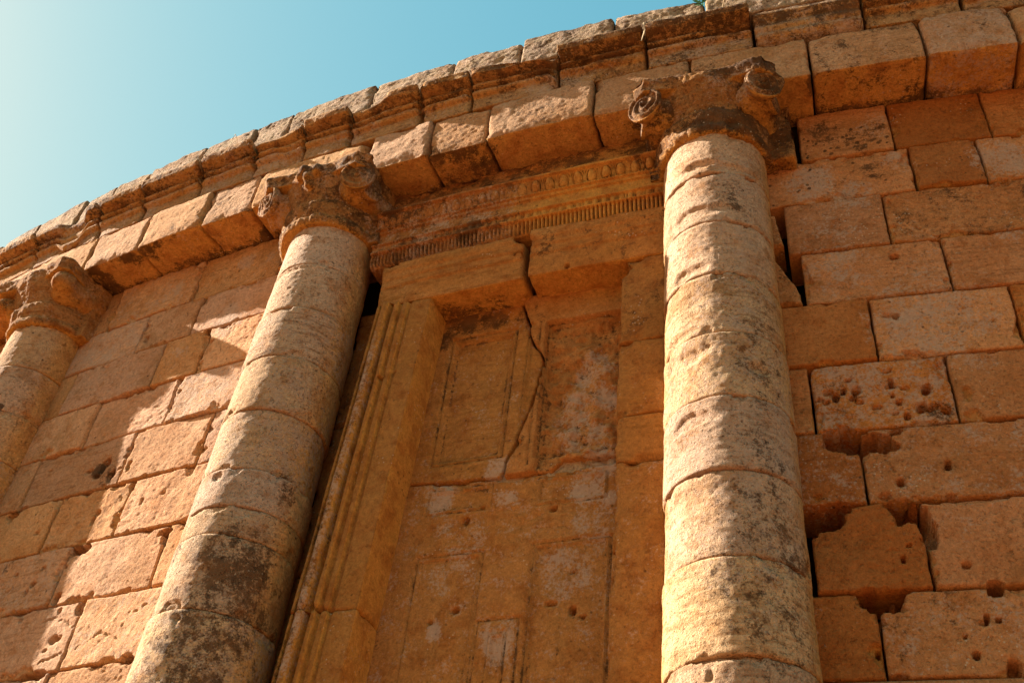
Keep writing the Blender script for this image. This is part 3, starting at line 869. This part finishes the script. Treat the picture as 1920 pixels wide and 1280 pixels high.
lowdoor = stack(panel(-2.82, -2.29, 5.92, 6.16, 0.012, 0.0), panel(-1.97, -1.42, 5.90, 6.16, 0.012, 0.0), panel(-2.83, -2.305, 3.2, 5.60, 0.02, 0.0), groove(-2.595, -2.305, 3.2, 5.63, 0.008),
                panel(-1.955, -1.38, 3.2, 5.615, 0.022, 0.0), groove(-1.955, -1.72, 3.2, 5.72, 0.008), groove(-2.29, -1.995, 3.9, 5.05, 0.022), panel(-2.21, -2.06, 4.4, 4.97, 0.012, 0.0), groove(-2.26, -1.99, 5.90, 6.3, 0.007))
def lower_rel(s, z, P):
    o = lowdoor(s, z, P)
    band = np.exp(-((z-5.77)/0.13)**4)
    return o + band*(0.010*fbm(P, 16, 12, 3)-0.004)
mortar = thing_mortar = None
block('door_slab', -3.2, -1.0, lambda s: np.interp(s, [-3.3, -2.99, -2.317, -2.18, -1.98, -1.0], [6.24, 6.23, 6.18, 6.15, 6.175, 6.21]), 2.6, door, M_DOOR, RP, 0.25, 0.0125, 1503, 0.55, 0.003, 0.010, (1.0, 0.96, 0.90), lower_rel, DH, (), (), STN, warm=0.15)
block('door_slab', -3.25, -1.0, 2.6, 0.0, door, M_DOOR, RP, 0.25, 0.05, 1504, 0.6)
block('mortar_patch', -2.33, -1.37, 6.32, 6.12, door, M_TOP, RP-0.035, 0.12, 0.012, 1510, 0.8, 0.002, 0.01, (1.35, 1.3, 1.3), None, (), (), (), STN)

# ------------------------------------------------------------------ engaged columns of drums with carved capitals
def frame(phi):
    th = phi/R
    c = np.array([(R+CE)*math.sin(th), -(R+CE)*math.cos(th)])
    return c, np.array([math.cos(th), math.sin(th)]), np.array([math.sin(th), -math.cos(th)])   # centre, along, outwards
def col_radius(z):
    return 0.435 - (0.435-0.392)*np.clip((z-4.0)/(8.8-4.0), -0.3, 1.1)
def drum(phi, zb, zt, parent, seed, shape, res=0.0135, chips=(), spots=(), base=(0, 0, 0), tint=None, label=None, rk=1.0):
    c, t, n = frame(phi)
    fine = res < 0.03
    na = int(2*np.pi*0.42/res); nz = max(4, int((zt-zb)/res)+1)
    al = np.linspace(-np.pi, np.pi, na, endpoint=False)
    a, z = np.meshgrid(al, np.linspace(zb, zt, nz), indexing='ij'); a, z = a.ravel(), z.ravel()
    dr = rng.uniform(-0.006, 0.006); tx, ty = rng.uniform(-0.005, 0.005), rng.uniform(-0.005, 0.005)
    uu = np.clip((z-4.0)/(8.8-4.0), -0.3, 1.1)
    r = shape[3]+(shape[2]-shape[3])*uu + dr
    lean = shape[1]+(shape[0]-shape[1])*uu
    P = np.stack([c[0]+r*(np.sin(a)*t[0]+np.cos(a)*n[0]), c[1]+r*(np.sin(a)*t[1]+np.cos(a)*n[1]), z], 1)
    d = rough(P, seed, 0.85)
    ed = np.minimum(z-zb, zt-z)
    rb = 0.007*(0.5+1.5*np.clip(fbm(P, 5, seed+6, 2)+0.3, 0, 1.4))
    e = np.clip(1-ed/rb, 0, 1)
    d = d - rb*(1-np.sqrt(np.clip(1-e*e, 0, 1))) - 0.022*sstep(0.14, 0.22, fbm(P, 6, seed+8, 3)-ed*4)*(0.5+np.abs(fbm(P, 14, seed+10, 2)))
    wob = 0.3*fbm(P, 10, seed+9, 3)
    for ca, cz, ra, rz, dep in chips:       # angle (deg), height, angular size (deg), height size, depth
        qd = np.hypot((np.degrees(a)-ca)/ra, (z-cz)/rz) + 1.6*wob
        d = d - 0.75*dep*(1-sstep(0.5, 1.15, qd))
    z = z + np.where(z < (zb+zt)/2, 1, -1)*(0.001+0.005*np.clip(fbm(P, 7, seed+4, 2), 0, 1))*np.exp(-(ed/0.03)**2)
    r = r + d
    x0 = tx+lean*t[0]; y0 = ty+lean*t[1]
    V = np.stack([c[0]+x0+r*(np.sin(a)*t[0]+np.cos(a)*n[0]), c[1]+y0+r*(np.sin(a)*t[1]+np.cos(a)*n[1]), z], 1)
    st = np.full(len(a), base[0], float); pl = np.full(len(a), base[1], float); wm = np.full(len(a), base[2], float)
    w = 0.3*fbm(P, 6, 61, 3)
    for kd, ca, cz, ra, rz, k in spots:
        qd = np.hypot((np.degrees(a)-ca)/ra, (z-cz)/rz) + w
        v = k*(1-sstep(0.3, 1.25, qd))
        if kd == 0: st = np.maximum(st, v)
        elif kd == 1: pl = np.maximum(pl, v)
        else: wm = np.maximum(wm, v)
    wm = np.maximum(wm, 0.75*sstep(55, 85, np.abs(np.degrees(a))))     # more orange towards the flanks
    F = [grid_faces(na, nz, 0, True)]
    V = [V]; base_i = na*nz; i = np.arange(na); j = (i+1) % na
    for row, flip in ((0, True), (nz-1, False)):
        rows = i*nz+row
        f = np.stack([rows[i], rows[j], np.full(na, base_i)], 1)
        V.append(np.array([[c[0]+lean[row]*t[0], c[1]+lean[row]*t[1], zb if flip else zt]])); base_i += 1
        F.append(f[:, ::-1] if flip else f)
    ext = lambda x: np.r_[x, 0, 0]
    return make_mesh('drum', np.concatenate(V), F, M_COL, parent, dict(stain=ext(st), pale=ext(pl), warm=ext(wm)), tint or rtint(0.09, 0.09), label)

def remesh(parts, vox, name, mat, parent, seed, k=1.0, stain=0.3, pale=0.2, warmdown=0.9, sculpt=None, tint=None, label=None):
    """fuse closed pieces [(V, F)...] into one worn stone"""
    V, F, n = [], [], 0
    for v, f in parts:
        V.append(v); F += [np.asarray(x)+n for x in f]; n += len(v)
    tmp = make_mesh('tmp', np.concatenate(V), F, mat)
    md = tmp.modifiers.new('r', 'REMESH'); md.mode = 'VOXEL'; md.voxel_size = vox
    dg = bpy.context.evaluated_depsgraph_get(); ev = tmp.evaluated_get(dg); m2 = ev.to_mesh()
    nv = len(m2.vertices); co = np.empty(nv*3, np.float32); m2.vertices.foreach_get('co', co); co = co.reshape(-1, 3).astype(float)
    no = np.empty(nv*3, np.float32); m2.vertices.foreach_get('normal', no); no = no.reshape(-1, 3).astype(float)
    q4 = [tuple(p.vertices) for p in m2.polygons]
    ev.to_mesh_clear(); bpy.data.objects.remove(tmp, do_unlink=True)
    fs = [np.array([p for p in q4 if len(p) == m]) for m in (3, 4)]
    fs = [f for f in fs if len(f)]
    # relax then roughen
    nb = np.zeros((nv, 3)); cnt = np.zeros(nv)
    E = np.concatenate([np.stack([f[:, i], f[:, (i+1) % f.shape[1]]], 1) for f in fs for i in range(f.shape[1])])
    for _ in range(2):
        nb[:] = 0; cnt[:] = 0
        np.add.at(nb, E[:, 0], co[E[:, 1]]); np.add.at(cnt, E[:, 0], 1); np.add.at(nb, E[:, 1], co[E[:, 0]]); np.add.at(cnt, E[:, 1], 1)
        co = co*0.5 + 0.5*nb/np.maximum(cnt, 1)[:, None]
    d = k*(0.014*fbm(co, 4, seed, 2) + 0.010*fbm(co, 12, seed+3, 3) + 0.005*fbm(co, 40, seed+5, 2) - 0.05*np.clip(fbm(co, 6, seed+7, 2)-0.28, 0, 1))
    if sculpt is not None: d = d + sculpt(co, no)
    co2 = co + no*d[:, None]
    st = stain*(0.85+0.6*fbm(co, 3, seed+11, 2)+0.2*no[:, 2]).clip(0, 1.3)
    pl = pale*(0.7+0.9*fbm(co, 4, seed+12, 2)).clip(0, 1.2)
    wm = sstep(0.35, 0.9, -no[:, 2])*warmdown
    return make_mesh(name, co2, fs, mat, parent, dict(stain=st*(1-0.35*wm), pale=pl*(1-wm), warm=wm), tint or (1, 1, 1), label)
def revolve(c, prof, na=72):
    al = np.linspace(0, 2*np.pi, na, endpoint=False); K = len(prof)
    V = np.array([(c[0]+r*math.cos(a), c[1]+r*math.sin(a), z) for a in al for r, z in prof])
    i = np.arange(na); j = (i+1) % na
    b = len(V); V = np.concatenate([V, [[c[0], c[1], prof[0][1]], [c[0], c[1], prof[-1][1]]]])
    return V, [grid_faces(na, K, 0, True), np.stack([j*K, i*K, np.full(na, b)], 1), np.stack([i*K+K-1, j*K+K-1, np.full(na, b+1)], 1)]
def prism(pts, z0, z1, z_in=0.0):
    n = len(pts); pts = np.array(pts); cc = pts.mean(0)
    V = np.concatenate([np.c_[cc+(pts-cc)*(1-z_in), np.full(n, z0)], np.c_[pts, np.full(n, z1)], [[cc[0], cc[1], z0], [cc[0], cc[1], z1]]])
    i = np.arange(n); j = (i+1) % n
    return V, [np.stack([i, j, n+j, n+i], 1), np.stack([j, i, np.full(n, 2*n)], 1), np.stack([n+i, n+j, np.full(n, 2*n+1)], 1)]
def scroll_solid(c, ax, updir, rad, half, rad2, na=40):
    """thick scroll: cylinder along ax, widest at the front face"""
    side = np.cross(ax, updir)
    rings = [(-half, 0.0), (-half, rad2), (-half*0.2, rad2*1.04), (half*0.75, rad), (half, rad*0.97), (half, 0.0)]
    al = np.linspace(0, 2*np.pi, na, endpoint=False)
    V = np.array([c + ax*h + (updir*math.sin(a)+side*math.cos(a))*max(r, 0.004) for a in al for h, r in rings])
    i = np.arange(na); j = (i+1) % na; K = len(rings); b = len(V)
    V = np.concatenate([V, [c-ax*half, c+ax*half]])
    return V, [grid_faces(na, K, 0, True)[:, ::-1], np.stack([i*K, j*K, np.full(na, b)], 1), np.stack([j*K+K-1, i*K+K-1, np.full(na, b+1)], 1)]
def ball(c, r, sc=(1, 1, 1), nu=16, nv=10):
    V = [[c[0], c[1], c[2]-r*sc[2]]]
    for k in range(1, nv):
        ph = -np.pi/2+np.pi*k/nv
        for a in np.linspace(0, 2*np.pi, nu, endpoint=False):
            V.append([c[0]+r*sc[0]*math.cos(ph)*math.cos(a), c[1]+r*sc[1]*math.cos(ph)*math.sin(a), c[2]+r*sc[2]*math.sin(ph)])
    V.append([c[0], c[1], c[2]+r*sc[2]]); n = len(V); i = np.arange(nu); j = (i+1) % nu
    F = [np.stack([1+j, 1+i, np.zeros(nu, int)], 1), np.stack([n-1-nu+i, n-1-nu+j, np.full(nu, n-1)], 1)]
    for k in range(nv-2): F.append(np.stack([1+k*nu+i, 1+k*nu+j, 1+(k+1)*nu+j, 1+(k+1)*nu+i], 1))
    return np.array(V), F

def capital(phi, parent, seed, stain, pale, kind):
    c, t, n = frame(phi)
    at = lambda x, y, z: np.array([c[0]+x*t[0]+y*n[0], c[1]+x*t[1]+y*n[1], z])
    xy = lambda x, y: at(x, y, 0)[:2]
    z0 = 8.76; bw = 0.645 if phi > -2 else 0.54
    bell = revolve(c, [(0.36, z0-0.02), (0.445, z0-0.005), (0.468, z0+0.03), (0.470, z0+0.07), (0.452, z0+0.095), (0.470, z0+0.15), (0.485, z0+0.23), (0.480, z0+0.26), (0.452, z0+0.28), (0.475, z0+0.34), (0.53, z0+0.46), (0.575, z0+0.56), (0.585, z0+0.66)])
    side = revolve(c, [(0.05, z0), (0.05, z0+0.1)], 8)
    # abacus with hollow sides
    H, cv, k = 0.60, 0.06, []
    ab = []
    for sx, sy in ((-1, 1), (1, 1), (1, -1), (-1, -1)):
        pass
    def edge(x0, y0, x1, y1, nx, ny):
        return [(x0+(x1-x0)*u - nx*cv*math.sin(math.pi*u), y0+(y1-y0)*u - ny*cv*math.sin(math.pi*u)) for u in np.linspace(0.0, 1, 9)[:-1]]
    ch = 0.10
    f = 0.60
    pts = edge(H-ch, f, -H+ch, f, 0, 1) + [(-H+ch, f)] + edge(-H, f-ch, -H, -0.45, -1, 0) + edge(-H, -0.45, H, -0.45, 0, 0) + edge(H, -0.45, H, f-ch, 1, 0) + [(H, f-ch)]
    pts = [tuple(xy(*p)) for p in pts]
    aba = prism(pts, z0+0.54, 9.445, 0.05)
    blockb = prism([tuple(xy(x, y)) for x, y in ((bw, -0.42), (bw, 0.05), (-0.54, 0.05), (-0.54, -0.42))], z0+0.0, 9.44, 0.0)
    parts = [bell, aba, blockb]
    if kind == 'flower':
        for dx, dz, r in ((-0.05, 0.60, 0.075), (0.06, 0.585, 0.07), (0.0, 0.515, 0.06), (-0.10, 0.545, 0.045), (0.0, 0.44, 0.045)):
            parts.append(ball(at(dx, 0.575 if dz > 0.5 else 0.54, z0+dz), r))
    def carving(co, no):
        a = np.arctan2((co[:, :2]-c)@t, (co[:, :2]-c)@n); zz = co[:, 2]-z0
        keep = 0.3 + 0.7*sstep(-0.2, 0.25, fbm(co, 3.5, seed+51, 2)); side_ = np.abs(no[:, 2]) < 0.85
        egg = np.abs(np.sin(a*9))**0.6
        o = 0.030*(egg-0.55)*np.exp(-((zz-0.21)/0.07)**4) + 0.022*(np.abs(np.cos(a*6.5))-0.6)*np.exp(-((zz-0.42)/0.10)**4)
        o = o + 0.012*np.sign(np.sin(a*40))*np.exp(-((zz-0.05)/0.03)**4)*0.6
        return o*keep*side_ - (0.05 if kind == 'flower' else 0.08)*np.clip(fbm(co, 5, seed+61, 3)-0.12, 0, 1)*sstep(0.45, 0.6, zz)
    cap = remesh(parts, 0.0115, 'capital', M_CAP, parent, seed, 0.75 if kind == 'flower' else 1.2, stain, pale, 0.85, None if kind == 'worn' else carving)
    for sx in (-1, 1):
        ax2 = np.array([0.42*sx, 0.91]) if kind != 'worn' else np.array([0.62*sx, 0.78])
        ax = np.array([ax2[0]*t[0]+ax2[1]*n[0], ax2[0]*t[1]+ax2[1]*n[1], -0.10]); ax /= np.linalg.norm(ax)
        upd = np.array([0, 0, 1.0]); upd = upd - ax*(upd@ax); upd /= np.linalg.norm(upd)
        rad = 0.165 if kind != 'worn' else 0.125
        cc = at(0.445*sx, 0.40, z0+0.45)
        pieces = [scroll_solid(cc, ax, upd, rad, 0.11, rad*0.62)] if kind != 'worn' else [ball(cc, 0.13, (1.0, 1.2, 0.9))]
        # the bolster runs back from the scroll, narrowing towards the wall
        for f_, r_, dz_ in ((0.24, 0.16, 0.01), (0.10, 0.17, 0.02), (-0.06, 0.17, 0.03), (-0.2, 0.16, 0.03)):
            pieces.append(ball(at((0.36+0.03*(f_ < 0))*sx, f_+0.04, z0+0.45+dz_), r_*1.12, (1.0, 1.15, 1.0)))
        # flank scroll, so the corner reads as a double volute
        ax3 = np.array([0.96*sx, 0.26]); axb = np.array([ax3[0]*t[0]+ax3[1]*n[0], ax3[0]*t[1]+ax3[1]*n[1], 0.0]); axb /= np.linalg.norm(axb)
        if kind != 'worn': pieces.append(scroll_solid(at(0.47*sx, 0.30, z0+0.44), axb, np.array([0, 0, 1.0]), rad*0.86, 0.08, rad*0.6))
        pieces.append(ball(at(0.46*sx, 0.42, z0+0.61), 0.11, (1.1, 1.1, 0.55)))
        sidev = np.cross(ax, upd); hf = 0.11
        def spiral(co, no, cc=cc, ax=ax, upd=upd, sidev=sidev, rad=rad, sx=sx):
            d = co-cc; hh = d@ax; x = d@sidev*sx; y = d@upd
            rr = np.hypot(x, y); an = np.arctan2(y, x)
            ph = (rr/(rad*0.40) - an/(2*np.pi)) % 1.0
            on = (no@ax > 0.5) & (hh > hf*0.4)
            fade = 0.6 + 0.4*sstep(-0.25, 0.2, fbm(co, 7, seed+77, 2))
            return np.where(on & (rr < rad*1.0), 0.034*fade*(np.cos(2*np.pi*ph)*0.5), 0) + np.where(on & (rr < rad*0.2), 0.014, 0) - 0.04*np.clip(fbm(co, 7, seed+41+sx, 2)-0.26, 0, 1)
        remesh(pieces, 0.0095, 'volute', M_CAP, cap, seed+20+sx, 0.45 if kind != 'worn' else 1.0, stain*0.9, pale*1.3, 0.85, None if kind == 'worn' else spiral)
    return cap

grp = 'engaged columns along the round wall'
def column(label, phi, joints, seed, stain, pale, kind, spec):
    co = thing('engaged_column', label, 'column', phi, 0, CE, grp)
    js = [8.775] + list(joints) + [2.1, 1.1, 0.35]
    for i, (a, b) in enumerate(zip(js[:-1], js[1:])):
        low = a < 3.7
        drum(phi, b, a, co, seed+i*5, spec.get('shape', (0, 0, 0.40, 0.435)), 0.0135 if a > 3.9 else 0.04, spec.get('chips', ()), spec.get('spots', ()), spec.get('base', (0, 0, 0)), label=spec.get('labels', {}).get(i))
    c, t, n = frame(phi)
    V, F = revolve(c, [(0.52, 0.0), (0.55, 0.05), (0.55, 0.13), (0.50, 0.17), (0.47, 0.2), (0.49, 0.25), (0.47, 0.30), (0.43, 0.345)], 64)
    make_mesh('base', V, F, M_COL, co)
    capital(phi, co, seed+300, stain, pale, kind)
    return co
spots3 = [(0, 35, 4.9, 60, 1.5, 0.42), (0, 20, 8.0, 45, 0.4, 0.4), (0, 45, 6.6, 40, 0.9, 0.38), (1, 15, 6.9, 60, 1.6, 0.5), (1, 20, 5.2, 60, 1.0, 0.55), (1, 25, 8.3, 40, 0.4, 0.5)]
spots2 = [(0, 28, 5.30, 26, 0.42, 0.72), (0, 58, 5.25, 30, 0.5, 0.7), (0, 40, 4.8, 75, 0.9, 0.55), (0, 70, 6.0, 20, 0.25, 0.5), (0, 20, 4.2, 90, 0.6, 0.55), (1, 35, 6.3, 60, 1.4, 0.55), (1, 30, 4.9, 60, 0.9, 0.4)]
chips3 = [(-8, 8.40, 26, 0.05, 0.035), (25, 8.34, 30, 0.05, 0.025), (-20, 7.86, 40, 0.07, 0.03), (-25, 7.25, 22, 0.06, 0.035), (-35, 6.45, 30, 0.07, 0.03), (-40, 5.3, 30, 0.1, 0.03), (-30, 5.9, 25, 0.06, 0.03), (35, 6.30, 15, 0.05, 0.03)]
column('sunlit sandstone column of stacked drums nearest the middle right, carrying the darkest scrolled capital', PHI[2], (8.28, 7.72, 7.17, 6.605, 6.05, 5.49, 4.90, 4.31, 3.7), 2000, 0.80, 0.45, 'scroll', dict(spots=spots3, chips=chips3, shape=(0.0, 0.005, 0.406, 0.426)))
column('sandstone column left of the stone door, its lower drums blackened with lichen', PHI[1], (8.25, 7.72, 7.17, 6.62, 6.07, 5.74, 5.50, 4.92, 4.31, 3.7), 2400, 0.54, 0.45, 'flower', dict(spots=spots2, chips=[(-15, 8.2, 30, 0.04, 0.02)], shape=(0.03, 0.008, 0.40, 0.449), labels={7: 'drum blackened with lichen', 8: 'drum mottled with lichen'}))
column('short-looking column at the left edge under a worn, scroll-less orange capital', PHI[0], (8.21, 7.66, 7.15, 6.6, 6.05, 5.5, 4.92, 4.31, 3.7), 2800, 0.35, 0.35, 'worn', dict(spots=[(1, 40, 8.0, 60, 0.6, 0.3), (0, 40, 7.68, 8, 0.05, 0.9)]))

# ------------------------------------------------------------------ architrave, moulded cornice and top course
def arch_attr(dk):
    def f(A, p, q, T, W, st, pl, wm, n0, n1):
        dn = sstep(0.4, 0.9, -n1)
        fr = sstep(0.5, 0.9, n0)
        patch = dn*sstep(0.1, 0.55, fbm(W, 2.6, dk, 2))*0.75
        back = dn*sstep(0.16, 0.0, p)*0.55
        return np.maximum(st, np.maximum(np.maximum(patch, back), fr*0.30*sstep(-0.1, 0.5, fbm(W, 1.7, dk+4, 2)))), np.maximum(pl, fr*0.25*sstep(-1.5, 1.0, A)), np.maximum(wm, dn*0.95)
    return f
PA = 0.412
arch = thing('architrave', 'projecting course of big square-cut stone beams with orange undersides, resting on the capitals', 'architrave', -3, 8.9, 0.2)
AJ = [-14.6, -13.6, -12.7, -11.8, -11.0, -9.9, -9.0] + list(ARCH) + [2.75, 3.6, 4.6, 5.6]
for i, (a, b) in enumerate(zip(AJ[:-1], AJ[1:])):
    dz = rng.uniform(-0.012, 0.012); dp = rng.uniform(-0.015, 0.015)
    gp = 0.008
    pr = [(-0.10, ZS+dz), (PA+dp, ZS+dz), (PA+dp, 10.005), (-0.10, 10.005)]
    sweep('stone_beam', pr, a + (0.04 if i == 12 else 0), b - (0.03 if i == 11 else 0), arch, M_WALL, 0.0135, 3000+i*11, 1.15, sm=0.014, gap=gp, bevel=0.03, corners=(1, 2), chipk=0.75, attrf=arch_attr(3000+i), tint=tuple(x*y for x, y in zip(rtint(0.08, 0.08), (1.14, 1.27, 1.5))))

corn = thing('moulded_cornice', 'broken moulded cornice of dark brown grooved stones under the grey top course', 'cornice', -3, 9.5, 0.2)
CJ = [-14.6, -13.7, -12.8, -11.9, -11.0, -9.9, -9.1] + list(CORN) + [2.4, 3.4, 4.5, 5.6]
z0 = 10.01
cprof = [(-0.1, z0), (0.395, z0), (0.395, z0+0.17), (0.43, z0+0.18), (0.45, z0+0.205), (0.45, z0+0.225), (0.40, z0+0.235), (0.395, z0+0.265), (0.46, z0+0.275), (0.475, z0+0.30), (0.42, z0+0.315), (0.42, z0+0.345), (0.545, z0+0.365), (0.565, z0+0.375), (0.575, z0+0.45), (0.565, z0+0.475), (0.30, z0+0.50), (-0.1, z0+0.50)]
cworn = [(-0.1, z0), (0.40, z0), (0.43, z0+0.05), (0.42, z0+0.2), (0.43, z0+0.30), (0.44, z0+0.38), (0.38, z0+0.46), (0.25, z0+0.50), (-0.1, z0+0.50)]
def corn_attr(sd):
    def f(A, p, q, T, W, st, pl, wm, n0, n1):
        hi = sstep(z0+0.17, z0+0.30, q + 0.06*fbm(W, 5, sd, 2))
        st = np.maximum(st, 0.20 + 0.25*hi + 0.20*sstep(-4, -1, A))
        pl = np.maximum(pl, (0.5*(1-hi) + 0.1)*sstep(-0.4, 0.5, fbm(W, 1.5, sd+1, 2)+0.1))
        return st, pl, 0.5*sstep(0.3, 0.8, -n1)
    return f
for i, (a, b) in enumerate(zip(CJ[:-1], CJ[1:])):
    nm = 'cornice_stone'
    worn_bias[nm] = {15: 0.5, 13: -0.2, 18: 0.75, 7: 0.1, 17: -0.25}.get(i, rng.uniform(-0.45, 0.05))
    sweep(nm, cprof, a, b, corn, M_CAP, 0.0125, 3300+i*11, 1.3, sm=0.008, gap=0.010, bevel=0.03, worn=cworn, corners=(13,), chipk=0.7, attrf=corn_attr(3300+i), tint=tuple(c*k_ for c, k_ in zip(rtint(0.10, 0.05), (1.12, 1.25, 1.5))))

topc = thing('top_course', 'rough pale grey course of stones along the skyline', 'stone course', -3, 10.2, 0.2)
TJ = [-14.6, -13.7, -12.8, -11.9, -11.0, -10.2, -9.4] + list(TOP) + [0.6, 1.6, 2.6, 3.5, 4.5, 5.6]
for i, (a, b) in enumerate(zip(TJ[:-1], TJ[1:])):
    zt = 11.0 + rng.uniform(-0.025, 0.02)
    pr = [(-0.1, 10.515), (0.43, 10.515), (0.425, zt-0.03), (0.38, zt), (-0.1, zt)]
    def tattr(A, p, q, T, W, st, pl, wm, n0, n1):
        return np.maximum(st, 0.34+0.3*sstep(10.85, 11.0, q)), np.maximum(pl, 0.5), wm*0
    sweep('stone_block', pr, a + (0.02 if i == 19 else 0), b-(0.022 if i == 18 else 0), topc, M_TOP, 0.0135, 3600+i*11, 1.5, sm=0.014, gap=0.008, bevel=0.03, corners=(2, 3), chipk=0.8, attrf=tattr, tint=rtint(0.07, 0.03))

# ------------------------------------------------------------------ small plants in the joints
def sprig(name, label, cat, s, z, r, n, size, mat, spread=0.8, group=None):
    p = thing(name, label, cat, s, z, r, group)
    base = np.array(p.location)
    th = s/R; outv = np.array([math.sin(th), -math.cos(th), 0]); tv = np.array([math.cos(th), math.sin(th), 0])
    V, F, k = [], [], 0; SV, SF, ks = [], [], 0
    for i in range(n):
        d = tv*rng.uniform(-1, 1)*spread + outv*rng.uniform(-0.1, 0.6)*spread + np.array([0, 0, 1.0]); d /= np.linalg.norm(d)
        L = size*rng.uniform(0.6, 1.1)
        sd_ = np.cross(d, outv); sd_ /= np.linalg.norm(sd_)
        b0 = base + tv*rng.uniform(-0.2, 0.2)*size
        for q, wd in ((0, 0.004), (1, 0.002)):
            SV.append([b0+d*L*q+sd_*wd, b0+d*L*q-sd_*wd*0.5+outv*wd, b0+d*L*q-sd_*wd*0.5-outv*wd])
        a = np.arange(3); SF.append(np.stack([ks+a, ks+(a+1) % 3, ks+3+(a+1) % 3, ks+3+a], 1)); ks += 6
        for m in range(5):
            o = b0 + d*L*(0.3+0.17*m); sg = 1 if m % 2 else -1
            ld = d*0.5 + sd_*sg*0.8 + outv*rng.uniform(-0.4, 0.5); ld /= np.linalg.norm(ld)
            ln = size*rng.uniform(0.28, 0.42); wv = np.cross(ld, outv); wv /= np.linalg.norm(wv); ww = ln*0.28
            V.append([o, o+ld*ln*0.5+wv*ww+outv*0.004, o+ld*ln, o+ld*ln*0.5-wv*ww+outv*0.004])
            F.append([[k, k+1, k+2, k+3]]); k += 4
    make_mesh('leaves', np.concatenate(V), [np.concatenate(F)], mat, p, smooth=False)
    make_mesh('stem', np.concatenate(SV), [np.concatenate(SF)], mat, p, smooth=False)
    return p
sprig('wild_plant', 'tiny green sprig growing on top of the worn capital at the left edge', 'plant', -7.36, 9.46, 0.48, 5, 0.10, M_LEAF, group='wild plants rooted in the masonry')
sprig('wild_plant', 'bright green leafy shoot in the open joint of the skyline course', 'plant', -0.53, 10.82, 0.40, 3, 0.22, M_LEAF, 0.15, group='wild plants rooted in the masonry')
def stalk(label, pts, r=0.004):
    p = thing('dry_stalk', label, 'dry stalk', pts[0][0], pts[0][2], pts[0][1], 'dry stalks hanging from the cornice')
    W = [world_xyz(np.array([s]), np.array([z]), rr)[0] for s, rr, z in pts]
    V, F = [], []
    for i, w in enumerate(W):
        for q in range(4):
            a = q*math.pi/2; V.append(w+np.array([r*math.cos(a), 0, r*math.sin(a)]) if 0 < i < len(W)-1 or True else w)
    for i in range(len(W)-1):
        for q in range(4): F.append([i*4+q, i*4+(q+1) % 4, i*4+4+(q+1) % 4, i*4+4+q])
    make_mesh('stem', np.array(V), [np.array(F)], M_DRY, p)
stalk('thin pale dry stalk curling up beside the green shoot on the skyline course', [(-0.36, 0.45, 10.62), (-0.33, 0.52, 10.72), (-0.28, 0.56, 10.76), (-0.22, 0.58, 10.70), (-0.23, 0.58, 10.62)], 0.005)
stalk('thin dry stalk hanging down the open cornice joint left of the darkest capital', [(-1.05, 0.52, 10.50), (-1.04, 0.60, 10.44), (-1.03, 0.60, 10.30), (-1.06, 0.58, 10.18)], 0.005)
stalk('thin dry grass stalk drooping over the cornice above the scrolled capital of the lichen-blackened column', [(-5.42, 0.50, 10.52), (-5.38, 0.60, 10.56), (-5.33, 0.66, 10.50), (-5.31, 0.68, 10.38), (-5.34, 0.66, 10.27)])
